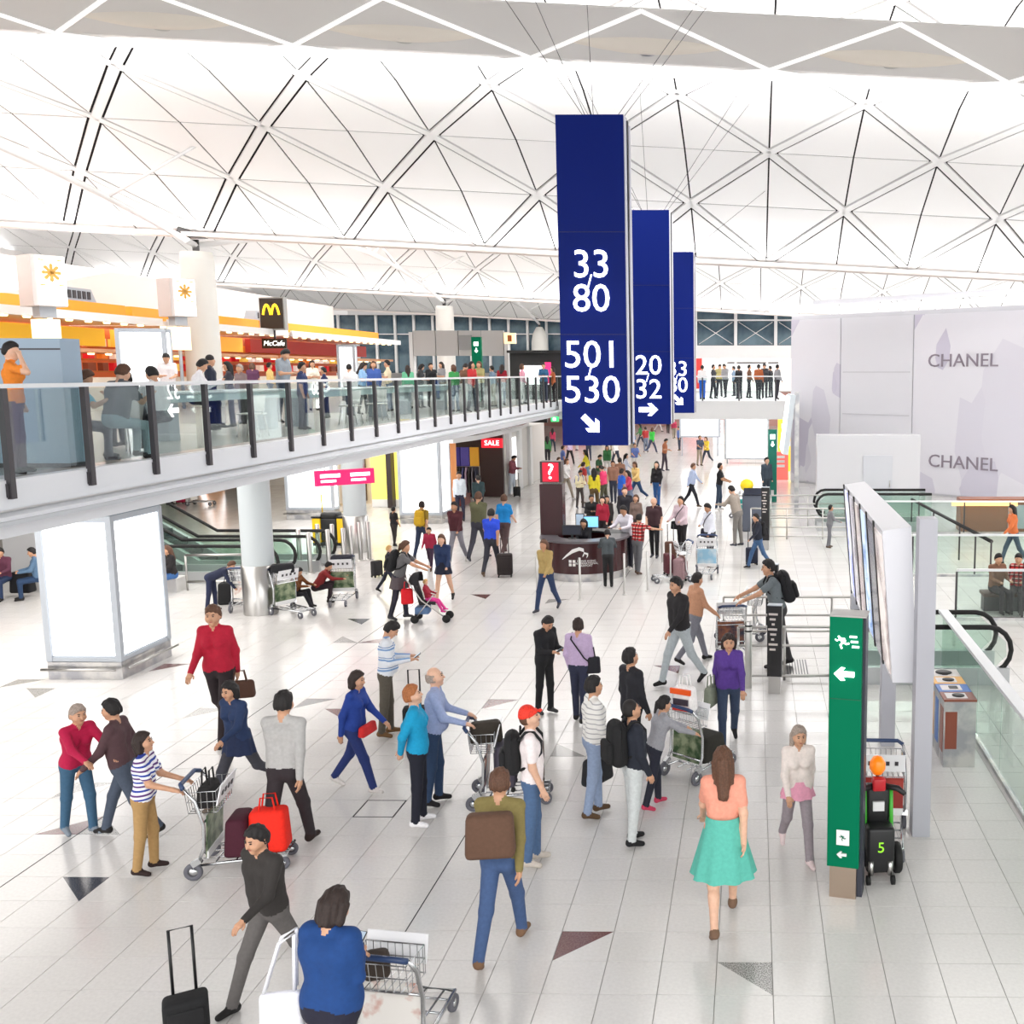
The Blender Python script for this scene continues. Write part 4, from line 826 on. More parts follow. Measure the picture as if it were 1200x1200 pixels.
chair(-10.3, 14.55, R(30), 'white shell chair with draped jacket before the kiosk board'); chair(-11.9, 14.4, R(-10), 'white shell chair under the person in turquoise'); chair(-9.9, 16.1, R(80), 'white shell chair beside the mirrored arrow'); chair(-9.9, 20.2, R(90), 'white shell chair at the near communal table'); chair(-9.9, 25.2, R(90), 'white shell chair at the middle communal table'); chair(-9.9, 27.0, R(90), 'white shell chair farther along the middle communal table')
jk = MB(); jk.rbox((0, 0, .66), (.56, .1, .42), .05, 3); o = jk.build('jacket', M('jacket_pale', (216, 218, 210), .8), None, None, (-10.3 + .12, 14.55 - .2, ZM)); o.rotation_euler = (0, 0, R(30)); tag(o, 'pale jacket draped over the shell chair back', 'jacket')
# gate numbers printed on the balustrade glass, reading from the food court side
gd = M('glass_print', (245, 245, 245), .5, 0, .5)
def gprint(body, px, py, s, ar, apx, apy, label):
    c = atX(px, py, BX - .03); t = thing('glass_lettering', label, 'lettering', c); o = text('numerals', body, s, gd, (0, 0, 0), (PI / 2, 0, PI / 2), t, .003); o.scale = (-1, 1, 1)
    a = atX(apx, apy, BX - .03); o = MB().prism(arrow_poly(.3), -.003, .003).build('arrow', gd, t, None, (0, a.y - c.y, a.z - c.z)); o.rotation_euler = (Matrix.Rotation(PI / 2, 3, 'Z') @ Matrix.Rotation(PI / 2, 3, 'X') @ Matrix.Rotation(ar, 3, 'Z')).to_euler()
gprint('32', 203, 459, .36, PI, 203, 481, 'white mirrored number 32 with arrow on the balustrade glass'); gprint('80', 370, 456, .36, R(225), 373, 472, 'mirrored eighty with slanting arrow on the glass before the second table')

# ------------------------------------------------------------------ people: one continuous skin over tapered limbs
def nets(D, org, h):
    """naive surface nets: verts, quads of the zero level of D"""
    s = D < 0; nx, ny, nz = D.shape
    c = [(i, j, k) for i in (0, 1) for j in (0, 1) for k in (0, 1)]
    def cs(a, o): return a[o[0]:nx - 1 + o[0], o[1]:ny - 1 + o[1], o[2]:nz - 1 + o[2]]
    cnt = sum(cs(s, o).astype(np.int8) for o in c); act = (cnt > 0) & (cnt < 8)
    I = np.argwhere(act); n = len(I); idx = -np.ones(act.shape, int); idx[tuple(I.T)] = np.arange(n)
    acc = np.zeros((n, 3)); w = np.zeros(n)
    val = {o: D[I[:, 0] + o[0], I[:, 1] + o[1], I[:, 2] + o[2]] for o in c}
    for a in c:
        for ax in range(3):
            if a[ax]: continue
            b = list(a); b[ax] = 1; b = tuple(b); da, db = val[a], val[b]; m = (da < 0) != (db < 0)
            t = np.where(m, da / np.where(m, da - db, 1), 0); p = np.tile(np.array(a, float), (n, 1)); p[:, ax] += t
            acc[m] += p[m]; w[m] += 1
    V = (I + acc / w[:, None]) * h + org; Q = []
    for ax in range(3):
        u, v = (ax + 1) % 3, (ax + 2) % 3
        sl = [slice(1, -1)] * 3; sl[ax] = slice(0, -1); sh = list(sl); sh[ax] = slice(1, None)
        sl[ax] = slice(0, D.shape[ax] - 1); sh[ax] = slice(1, D.shape[ax])
        A, B = s[tuple(sl)], s[tuple(sh)]
        for fl in (False, True):
            E_ = np.argwhere((A & ~B) if not fl else (~A & B))
            if not len(E_): continue
            base = E_.copy(); base[:, u] += 1; base[:, v] += 1
            def at(du, dv): q = base.copy(); q[:, u] += du; q[:, v] += dv; return idx[q[:, 0], q[:, 1], q[:, 2]]
            q = np.stack([at(-1, -1), at(0, -1), at(0, 0), at(-1, 0)], 1)
            if fl: q = q[:, ::-1]
            Q.append(q[(q >= 0).all(1)])
    return V, np.concatenate(Q)
def capd(P, a, b, ra, rb):
    ab = b - a; t = np.clip(((P - a) @ ab) / max(ab @ ab, 1e-9), 0, 1); return np.linalg.norm(P - a - t[..., None] * ab, axis=-1) - (ra + (rb - ra) * t)
def sdf_mesh(prims, h, k=.028, cut=None, wave=0.):
    lo = np.min([np.minimum(p[0], p[1]) - max(p[2], p[3]) for p in prims], 0) - 3 * h; hi = np.max([np.maximum(p[0], p[1]) + max(p[2], p[3]) for p in prims], 0) + 3 * h
    n = np.ceil((hi - lo) / h).astype(int) + 1; D = np.full(n, 1.0)
    for p in prims:
        a, b, ra, rb = p[:4]; kk = p[5] if len(p) > 5 else k; mr = max(ra, rb) + kk + 2.5 * h
        i0 = np.maximum(((np.minimum(a, b) - mr - lo) / h).astype(int), 0); i1 = np.minimum(((np.maximum(a, b) + mr - lo) / h).astype(int) + 2, n)
        g_ = np.stack(np.meshgrid(*[np.arange(i0[q], i1[q]) for q in range(3)], indexing='ij'), -1) * h + lo
        d = capd(g_, a, b, ra, rb); sl = tuple(slice(i0[q], i1[q]) for q in range(3)); o = D[sl]
        hh = np.clip(.5 + .5 * (o - d) / kk, 0, 1); D[sl] = o * (1 - hh) + d * hh - kk * hh * (1 - hh)
    if cut:
        g_ = np.stack(np.meshgrid(*[np.arange(q) for q in n], indexing='ij'), -1) * h + lo
        if wave: D = D + wave * (np.sin(95 * g_[..., 0] + 20 * g_[..., 2]) * np.sin(80 * g_[..., 1] + 1) + .6 * np.sin(150 * g_[..., 0] + 60 * g_[..., 1]))
        D = np.maximum(D, cut(g_) + wave * 1.5 * np.sin(120 * g_[..., 0] + 90 * g_[..., 2]))
    return nets(D, lo, h)
V3 = lambda *a: np.array(a, float)
def rotx(p, a): c, s = math.cos(a), math.sin(a); return V3(p[0], p[1] * c - p[2] * s, p[1] * s + p[2] * c)
def rotz_(p, a): c, s = math.cos(a), math.sin(a); return V3(p[0] * c - p[1] * s, p[0] * s + p[1] * c, p[2])
POSES = {   # lean, head pitch (down +), head yaw (left +), arms (forward, out, elbow, inward) left / right, legs (forward, knee) left / right
    'stand': dict(lean=2, hp=0, hy=0, aL=(2, 7, 12, 0), aR=(2, 7, 12, 0), lL=(2, 3), lR=(-2, 3)),
    'relax': dict(lean=1, hp=-6, hy=10, aL=(-6, 8, 25, 5), aR=(8, 7, 22, 5), lL=(8, 6), lR=(-6, 4)),
    'lookup': dict(lean=0, hp=-14, hy=0, aL=(0, 7, 14, 0), aR=(4, 7, 18, 0), lL=(3, 3), lR=(-3, 3)),
    'behind': dict(lean=-2, hp=-14, hy=0, aL=(-28, 10, 18, 28), aR=(-28, 10, 18, 28), lL=(3, 3), lR=(-2, 3)),
    'push': dict(lean=5, hp=-10, hy=0, aL=(22, 8, 48, 4), aR=(22, 8, 48, 4), lL=(6, 8), lR=(-4, 5)),
    'reach': dict(lean=16, hp=0, hy=0, aL=(52, 8, 14, 6), aR=(52, 8, 14, 6), lL=(12, 10), lR=(-10, 6)),
    'phone': dict(lean=4, hp=34, hy=0, aL=(12, 5, 80, 18), aR=(12, 5, 80, 18), lL=(4, 4), lR=(-4, 4)),
    'text': dict(lean=3, hp=26, hy=0, aL=(14, 6, 64, 26), aR=(4, 7, 90, 30), lL=(10, 6), lR=(-6, 4)),
    'walk': dict(lean=5, hp=4, hy=0, aL=(24, 7, 22, 0), aR=(-22, 7, 14, 0), lL=(-20, 16), lR=(24, 8)),
    'walk2': dict(lean=4, hp=2, hy=5, aL=(-18, 7, 14, 0), aR=(20, 7, 30, 0), lL=(22, 6), lR=(-18, 24)),
    'stride': dict(lean=6, hp=8, hy=0, aL=(28, 8, 40, 0), aR=(-26, 8, 20, 0), lL=(-26, 30), lR=(30, 6)),
    'hip': dict(lean=3, hp=22, hy=0, aL=(6, 8, 30, 0), aR=(-22, 38, 88, 24), lL=(4, 4), lR=(-4, 4)),
    'point': dict(lean=6, hp=4, hy=10, aL=(20, 10, 30, 0), aR=(62, 40, 18, -26), lL=(6, 4), lR=(-6, 4)),
    'fold': dict(lean=2, hp=0, hy=0, aL=(14, 10, 92, 58), aR=(12, 10, 92, 58), lL=(4, 3), lR=(-2, 3)),
    'bend': dict(lean=68, hp=10, hy=0, aL=(14, 6, 12, 6), aR=(24, 6, 10, 6), lL=(6, 6), lR=(-6, 4)),
    'desk': dict(lean=16, hp=16, hy=0, aL=(36, 14, 52, 12), aR=(36, 14, 52, 12), lL=(4, 3), lR=(-4, 3)),
    'sit': dict(lean=6, hp=10, hy=0, aL=(24, 8, 58, 14), aR=(24, 8, 58, 14), lL=(84, 84), lR=(84, 84)),
    'eat': dict(lean=14, hp=18, hy=0, aL=(34, 12, 74, 14), aR=(34, 12, 84, 14), lL=(84, 88), lR=(80, 80)),
    'sitlow': dict(lean=14, hp=26, hy=0, aL=(44, 8, 40, 14), aR=(40, 8, 50, 14), lL=(104, 92), lR=(96, 70)),
    'crouch': dict(lean=34, hp=16, hy=0, aL=(60, 10, 30, 10), aR=(56, 10, 30, 10), lL=(108, 120), lR=(100, 110)),
    'kid_sit': dict(lean=-12, hp=14, hy=0, aL=(30, 12, 40, 0), aR=(30, 12, 40, 0), lL=(76, 40), lR=(72, 46)),
    'headhold': dict(lean=0, hp=4, hy=-30, aL=(4, 8, 12, 0), aR=(70, 40, 128, 30), lL=(3, 3), lR=(-3, 3)),
}
def skeleton(pose, fem=False, sleeve='long', legs='long', bulk=1., belly=0.):
    """returns prims (a, b, ra, rb, material) and the head frame; 0 skin 1 top 2 bottom 3 shoes"""
    Q = POSES[pose]; P = []; ln = R(Q['lean']); sw = .150 if fem else .172; hw = .088 if fem else .08
    T = lambda x, y, z: rotx(V3(x, y, z), -ln)                       # torso frame, pelvis at 0
    cr = (.102 if fem else .112) * bulk; wr_ = (.096 if fem else .112) * bulk
    for s in (-1, 1):
        P.append((T(s * .085, -.005, .37), T(s * (.052 if fem else .066), .006, .15), cr, wr_, 1)); P.append((T(s * (.052 if fem else .066), .006, .15), T(s * .07, -.004, .02), wr_, .108 * bulk, 1))
        P.append((T(s * .07, -.008, .0), T(s * .072, -.012, -.04), .106 * bulk, .1 * bulk, 2)); P.append((T(s * .04, -.01, .50), T(s * sw, -.01, .475), .05, .058 * bulk, 1))
    P.append((T(-.085, -.005, .37), T(.085, -.005, .37), cr, cr, 1)); P.append((T(-.07, 0, .05), T(.07, 0, .05), .108 * bulk, .108 * bulk, 1)); P.append((T(-.07, -.01, -.03), T(.07, -.01, -.03), .1 * bulk, .1 * bulk, 2))
    if fem:
        for s in (-1, 1): P.append((T(s * .07, .075, .345), T(s * .07, .08, .335), .062, .062, 1))
    if belly: P.append((T(0, .05, .12), T(0, .06, .08), .1 + belly, .1 + belly, 1))
    hands = []
    for s, key in ((-1, 'aL'), (1, 'aR')):
        f, o, e, i = [R(v) for v in Q[key]]; S_ = T(s * sw, -.01, .465)
        d1 = V3(s * math.sin(o), math.sin(f) * math.cos(o), -math.cos(f) * math.cos(o)); E_ = S_ + d1 * .285
        d2 = V3(-s * math.sin(i), math.sin(f + e) * math.cos(i), -math.cos(f + e) * math.cos(i)); d2 /= np.linalg.norm(d2); W_ = E_ + d2 * .25
        up_m = 1 if sleeve != 'none' else 0; fo_m = 1 if sleeve == 'long' else 0; ex = .008 if sleeve == 'long' else 0
        if sleeve == 'short':
            M_ = S_ + d1 * .18; P.append((S_, M_, .058 * bulk, .056 * bulk, 1)); P.append((M_, E_, .042, .038, 0))
        else: P.append((S_, E_, .056 * bulk, .043 + ex, up_m))
        P.append((E_, W_, .04 + ex, .029 + ex, fo_m)); 
        side = np.cross(d2, V3(0, 0, 1)); side = side / np.linalg.norm(side) if np.linalg.norm(side) > .1 else V3(1, 0, 0)
        if abs(d2[2]) > .75: side = V3(0, 1, 0) - d2 * d2[1]; side /= np.linalg.norm(side)
        for q in (-1, 1): P.append((W_ + d2 * .02, W_ + d2 * .085 + side * q * .02, .024, .02, 0, .02))
        hands.append((W_, d2, side, s))
    for s, key in ((-1, 'lL'), (1, 'lR')):
        f, kn = [R(v) for v in Q[key]]; H_ = V3(s * hw, -.01, -.05); d1 = V3(s * .03, math.sin(f), -math.cos(f)); K_ = H_ + d1 * .42; d2 = V3(0, math.sin(f - kn), -math.cos(f - kn)); A_ = K_ + d2 * .405
        tm = 2 if legs in ('long', 'short') else 0; sm = 2 if legs == 'long' else 0; ex = .008 if sm == 2 else 0
        P.append((H_, K_, .086 * (bulk if bulk < 1.1 else 1.1), .058 + ex, tm)); P.append((K_, A_, .056 + ex, .036 + ex * 1.9, sm))
        if sm == 0: P.append((K_ + d2 * .1 + V3(0, -.02, 0), K_ + d2 * .16 + V3(0, -.02, 0), .05, .045, 0))
        fa = min(max(f - kn, -.6), .5) if Q['lL'][0] < 60 else 0.; fd = V3(s * .14, math.cos(fa), math.sin(fa) * .9 if fa < 0 else 0.); fd /= np.linalg.norm(fd)
        P.append((A_ + V3(0, 0, -.03), A_ + V3(0, 0, -.045) - fd * .035, .042, .04, 3, .02)); P.append((A_ + V3(0, 0, -.035) - fd * .02, A_ + V3(0, 0, -.058) + fd * .13, .044, .03, 3, .02))
    low = min(min(p[0][2] - p[2], p[1][2] - p[3]) for p in P); off = V3(0, 0, -low)
    N0 = T(0, -.012, .5); hd = R(Q['lean'] * .35 + Q['hp']); NE = N0 + rotx(V3(0, .005, .09), -R(Q['lean'] * .5 + Q['hp'] * .3)); HC_ = NE + rotx(V3(0, .018, .075), -hd)
    P.append((N0 + rotx(V3(0, 0, .01), -ln), NE, .054, .051, 0))
    HD = lambda x, y, z: HC_ + rotx(rotz_(V3(x, y, z), R(Q['hy'])), -hd)
    P += [(HD(0, -.018, -.005), HD(0, -.012, .04), .085, .081, 0), (HD(0, .02, -.005), HD(0, .046, -.085), .07, .038, 0, .03), (HD(0, .088, .012), HD(0, .104, -.026), .009, .014, 0, .012)]
    for s in (-1, 1): P.append((HD(s * .084, -.012, .012), HD(s * .086, -.018, -.028), .013, .01, 0, .01)); P.append((HD(s * .045, .05, -.03), HD(s * .04, .055, -.035), .03, .03, 0, .03))
    P = [(p[0] + off, p[1] + off) + tuple(p[2:]) for p in P]
    return P, (lambda x, y, z: HD(x, y, z) + off), [(w + off, d, sd, s) for w, d, sd, s in hands], (lambda x, y, z: T(x, y, z) + off)
BODY = {}
SKIN = [noise_mat('skin_%d' % i, c, tuple(int(v * .96) for v in c), 25, .5) for i, c in enumerate(((224, 178, 150), (206, 156, 124), (188, 138, 106)))]
EYE = M('eye_dark', (30, 22, 20), .3); LIP = M('lips', (170, 92, 84), .5)
def body_mesh(key, near):
    k_ = (key, near)
    if k_ in BODY: return BODY[k_]
    P, HD, hands, T = skeleton(*key); h = .0125 if near else .024
    V, Qd = sdf_mesh(P, h, .028 if near else .03)
    dist = np.stack([capd(V, *p[:4]) for p in P], 1); mat = np.array([p[4] for p in P])[dist.argmin(1)]
    fm = mat[Qd]; fmat = np.where(fm[:, 0] == fm[:, 2], fm[:, 0], fm.max(1))
    mb = MB(); mb.v = [tuple(v) for v in V]; mb.f = [tuple(int(i) for i in q) for q in Qd]; mb.m = [int(i) for i in fmat]; mb.sm = [True] * len(mb.f)
    if near:
        for W_, d, sd, s in hands:                                   # five fingers of unequal length, slightly curled
            nrm = np.cross(sd, d); inw = nrm if nrm @ V3(-s, 0, -.2) > 0 else -nrm
            for q, (off, L_) in enumerate(((-.03, .062), (-.01, .075), (.01, .07), (.03, .055))):
                a = W_ + d * .09 + sd * off * .8; b = a + d * L_ * .55 + inw * .008; c = b + d * L_ * .4 + inw * .022
                mb.tube([Vector(a - d * .02), Vector(a), Vector(b), Vector(c)], [.0095, .0095, .009, .007], 6, 0)
            tb = W_ + d * .035 - sd * .02 * 1.; mb.tube([Vector(tb), Vector(tb - sd * .028 + d * .03 + inw * .012), Vector(tb - sd * .03 + d * .058 + inw * .02)], [.011, .01, .008], 6, 0)
        for s in (-1, 1):
            c = HD(s * .031, .083, .012); mb.lathe([(0, -.007), (.011, -.003), (.011, .003), (0, .007)], 8, tuple(c), 4)
            a, b = HD(s * .018, .09, .032), HD(s * .046, .078, .034); mb.tube([Vector(a), Vector(b)], .005, 5, 4)
        mb.tube([Vector(HD(-.02, .083, -.056)), Vector(HD(0, .09, -.056)), Vector(HD(.02, .083, -.056))], [.004, .006, .004], 6, 5)
    me = mb.mesh('person_body', [SKIN[0], WHITE, WHITE, BLACK, EYE, LIP]); BODY[k_] = (me, HD, hands, T); return BODY[k_]
HAIR = {}
def hair_mesh(key, style, near):
    k_ = (key[0], key[1], style, near)
    if k_ in HAIR: return HAIR[k_]
    HD = skeleton(*key)[1]; O = HD(0, 0, 0); ex, ey, ez = HD(1, 0, 0) - O, HD(0, 1, 0) - O, HD(0, 0, 1) - O; B = np.stack([ex, ey, ez], 1)
    pr = [(V3(0, -.026, .0), V3(0, -.016, .045), .094, .092, 0), (V3(0, .035, .075), V3(0, .0, .085), .055, .06, 0)]; cut = lambda g: g[..., 1] - (.012 + .72 * g[..., 2] + 2.2 * np.clip(g[..., 2], 0, 1) ** 2)
    zb = -.055
    if style == 'bob': pr += [(V3(s * .07, -.03, .02), V3(s * .078, -.03, -.085), .045, .036, 0) for s in (-1, 1)] + [(V3(0, -.06, .0), V3(0, -.065, -.1), .07, .055, 0)]; zb = -.13; cut = lambda g: g[..., 1] - np.where(g[..., 2] > .03, .01 + .85 * g[..., 2], .03)
    if style == 'long': pr += [(V3(s * .066, -.035, .0), V3(s * .07, -.05, -.2), .042, .034, 0) for s in (-1, 1)] + [(V3(0, -.07, 0), V3(0, -.1, -.3), .075, .055, 0)]; zb = -.4; cut = lambda g: g[..., 1] - np.where(g[..., 2] > .03, .01 + .85 * g[..., 2], .03)
    if style == 'tail': pr += [(V3(0, -.11, .03), V3(0, -.15, -.12), .04, .02, 0)]; zb = -.14
    if style == 'balding': cut = lambda g: np.maximum(g[..., 1] - .0, g[..., 2] - .045)
    if style == 'buzz': pr = [(V3(0, -.022, .0), V3(0, -.013, .042), .089, .086, 0)]
    if style == 'cap': pr = [(V3(0, -.018, .03), V3(0, -.012, .05), .096, .094, 0), (V3(-.045, .08, .052), V3(.045, .08, .052), .016, .016, 0), (V3(-.03, .125, .042), V3(.03, .125, .042), .012, .012, 0), (V3(0, .07, .052), V3(0, .14, .042), .013, .012, 0)]; zb = .022; cut = lambda g: g[..., 2] * 0 - 1
    if style == 'beanie': pr = [(V3(0, -.02, .01), V3(0, -.016, .055), .1, .096, 0)]; zb = .012; cut = lambda g: g[..., 2] * 0 - 1
    c2 = lambda g: np.maximum(cut(g), zb - g[..., 2])
    V, Qd = sdf_mesh(pr, .0075 if near else .018, .02, c2, 0. if (style in ('cap', 'beanie', 'buzz') or not near) else .0045); V = V @ B.T + O
    mb = MB(); mb.v = [tuple(v) for v in V]; mb.f = [tuple(int(i) for i in q) for q in Qd]; mb.m = [0] * len(mb.f); mb.sm = [True] * len(mb.f)
    HAIR[k_] = mb.mesh('hair', BLACK); return HAIR[k_]
HCOL = {'black': (24, 20, 20), 'dark': (40, 28, 24), 'brown': (84, 56, 40), 'grey': (146, 132, 122), 'blond': (190, 150, 96), 'red': (214, 48, 30), 'ginger': (150, 92, 52)}
for k_, c_ in HCOL.items(): noise_mat('hair_' + k_, c_, tuple(min(255, int(v * 1.15) + 2) for v in c_), 60, .7)
def cloth(c):
    if not isinstance(c, tuple): return c
    nm = 'cloth_%d_%d_%d' % c
    return MC.get(nm) or noise_mat(nm, c, tuple(min(255, int(v * 1.06) + 2) for v in c), 30, .85, 0, .3, .7, .2)
def person(label, x, y, ytop, head, pose, top, bot, hair=('short', 'black'), fem=False, sleeve='long', legs='long', shoes=(30, 28, 28), z=0., near=None, bulk=1., belly=0., skin=1, height=None, group=None, at=None, cat='person'):
    b = Vector(at) if at is not None else G(x, y, z); key = (pose, fem, sleeve, legs, bulk, belly)
    if near is None: near = b.y < 19.5 and z == 0
    me, HD, hands, T = body_mesh(key, near); Hm = max(HD(0, -.01, .12)[2], .4)
    if height is None:
        # height of the figure so that its crown reaches ytop
        d = ray(x, ytop); k = math.hypot(b.x, b.y) / math.hypot(d[0], d[1]); height = HC + d[2] * k - z
    sc = height / Hm
    o = link('person', me, None, None, b, -R(head)); o.scale = (sc, sc, sc); tag(o, label, cat, group)
    for i, m in enumerate((SKIN[skin], cloth(top), cloth(bot), cloth(shoes))): o.material_slots[i].link = 'OBJECT'; o.material_slots[i].material = m
    if hair and hair[0] != 'none':
        st, c = hair; hm = hair_mesh(key, st, near); h = link('cap' if st == 'cap' else 'beanie' if st == 'beanie' else 'hair', hm, o)
        h.material_slots[0].link = 'OBJECT'; h.material_slots[0].material = MC['hair_' + c]
        if st == 'cap': h2 = link('hair', hair_mesh(key, 'buzz', near), o); h2.material_slots[0].link = 'OBJECT'; h2.material_slots[0].material = MC['hair_brown']
    o['hm'] = 0; del o['hm']
    return o, sc, HD, hands, T
def W_(o, sc, p):                                 # a point of the figure in the world
    a = o.rotation_euler.z; x, y, z_ = p[0] * sc, p[1] * sc, p[2] * sc
    return Vector((o.location.x + x * math.cos(a) - y * math.sin(a), o.location.y + x * math.sin(a) + y * math.cos(a), o.location.z + z_))
def skirt(pr_, z1, z0, r1, r0, col, name='skirt', ripple=.08):
    o, sc, HD, hands, T = pr_; pz = T(0, 0, 0)[2]; n = 40; vs = []
    rows = 7
    for i in range(rows + 1):
        f = i / rows; zz = pz + z1 + (z0 - z1) * f
        for k in range(n):
            a = 2 * PI * k / n; r = (r1 + (r0 - r1) * f) * (1 + ripple * f * math.sin(9 * a)); vs.append((r * 1.12 * math.cos(a), r * .9 * math.sin(a) - .005, zz))
    fs = [(i * n + k, i * n + (k + 1) % n, (i + 1) * n + (k + 1) % n, (i + 1) * n + k) for i in range(rows) for k in range(n)]
    return MB().add(vs, fs, 0, True).build(name, cloth(col), o)

def crossbody(pr_, t, side=1, col=(26, 26, 30)):
    o, sc, HD, hands, T = pr_; a = t.rotation_euler.z
    pts = [T(side * .2, .02, .06), T(side * .14, .115, .16), T(side * .02, .135, .33), T(-side * .09, .11, .45), T(-side * .12, .02, .535), T(-side * .09, -.12, .46), T(side * .02, -.14, .33), T(side * .14, -.125, .16), T(side * .2, -.02, .06)]
    L = [Matrix.Rotation(-a, 3, 'Z') @ (W_(o, sc, p) - t.location) for p in pts]; return MB().tube(L, .012, 6).build('strap', cloth(col), t)
def phone(pr_, label):
    o, sc, HD, hands, T = pr_; w, d, s, q = hands[1]; p = W_(o, sc, w + d * .12 + V3(-.03, .01, .03)); t = thing('phone', label, 'phone', p, o.rotation_euler.z); MB().rbox((0, 0, 0), (.07, .14, .012), .005, 2, 0, (R(35), 0, 0)).build('case', BLACK, t); MB().box((0, -.004, .0065), (.06, .125, .003), 0, (R(35), 0, 0)).build('screen', M('phone_screen', (190, 206, 220), .2, 0, .3), t); return t
# ------------------------------------------------------------------ bags, cases, trolleys
def backpack(pr_, label, col, s=1., strap=True):
    o, sc, HD, hands, T = pr_; c = T(0, -.165 - .02 * s, .3); a = o.rotation_euler.z; t = thing('backpack', label, 'backpack', W_(o, sc, c), a); t.scale = (sc, sc, sc); ln = math.atan2(T(0, 0, 1)[1] - T(0, 0, 0)[1], T(0, 0, 1)[2] - T(0, 0, 0)[2]); t.rotation_euler = (-ln, 0, a); m = cloth(col)
    b = MB().rbox((0, -.02, 0), (.34 * s, .2 * s, .5 * s), .09 * s, 4, taper=(.86, .85)).build('body', m, t); MB().rbox((0, -.13 * s, -.08 * s), (.26 * s, .08 * s, .24 * s), .04 * s, 3).build('pocket', m, t); MB().tube([(-.06, .07, .25 * s), (0, .07, .3 * s), (.06, .07, .25 * s)], .012, 6).build('grab_loop', m, t)
    if strap:
        O = c
        for sx in (-1, 1):
            pts = [T(sx * .09, -.13, .45), T(sx * .1, -.06, .535), T(sx * .105, .03, .535), T(sx * .115, .105, .44), T(sx * .135, .1, .32), T(sx * .17, .0, .2), T(sx * .13, -.12, .14)]
            MB().tube([Vector(rotx(p - O, ln)) for p in pts], .017, 6).build('strap', m, t)
    return t
def suitcase(label, loc, rz, col, s=1., handle=True, name='suitcase', group=None):
    t = thing(name, label, 'suitcase', loc, rz, group); m = cloth(col); MB().rbox((0, 0, .34 * s), (.4 * s, .25 * s, .56 * s), .05 * s, 3).build('shell', m, t); MB().rbox((0, -.13 * s, .34 * s), (.32 * s, .04 * s, .4 * s), .018, 2).build('front_pocket', m, t)
    for sx in (-1, 1):
        for sy in (-1, 1): MB().tube([(sx * .16 * s - .015, sy * .09 * s, .03), (sx * .16 * s + .015, sy * .09 * s, .03)], .03, 10).build('wheel', RUBBER, t); 
        for sy in (-1, 1): MB().box((sx * .16 * s, sy * .09 * s, .05), (.02, .03, .03)).build('castor_fork', BLACK, t)
    if handle: MB().tube([(-.1 * s, .1 * s, .6 * s), (-.1 * s, .1 * s, 1.02), (.1 * s, .1 * s, 1.02), (.1 * s, .1 * s, .6 * s)], .012, 6).build('pull_handle', BLACK, t)
    return t
def bag(label, loc, rz, dims, col, name='bag', cat='bag', straps=True, tip=None):
    t = thing(name, label, cat, loc, rz); m = cloth(col); w, d, h = dims; MB().rbox((0, 0, h / 2), (w, d, h), min(.05, d * .3), 3, taper=(.92, .75)).build('body', m, t)
    if straps:
        for sy in (-1, 1): MB().tube([(-w * .22, sy * d * .2, h * .92), (-w * .15, sy * d * .2, h + .14), (w * .15, sy * d * .2, h + .14), (w * .22, sy * d * .2, h * .92)], .01, 6).build('handle', m, t)
    if tip: t.rotation_euler = tip
    return t
ADS = {'green': noise_mat('ad_forest', (58, 84, 52), (150, 160, 128), 7, .3), 'blue': noise_mat('ad_blue', (150, 196, 222), (214, 226, 232), 3, .3), 'red': noise_mat('ad_red', (146, 44, 40), (170, 60, 50), 3, .3), 'dark': noise_mat('ad_dark', (44, 40, 60), (150, 90, 60), 5, .3), 'pale': noise_mat('ad_pale', (226, 222, 216), (190, 120, 100), 4, .3, 0, .5, .62)}
TR = {}
CHROME = M('trolley_chrome', (200, 202, 204), .22, 1.); BLUEH = M('handle_blue', (46, 66, 104), .4)
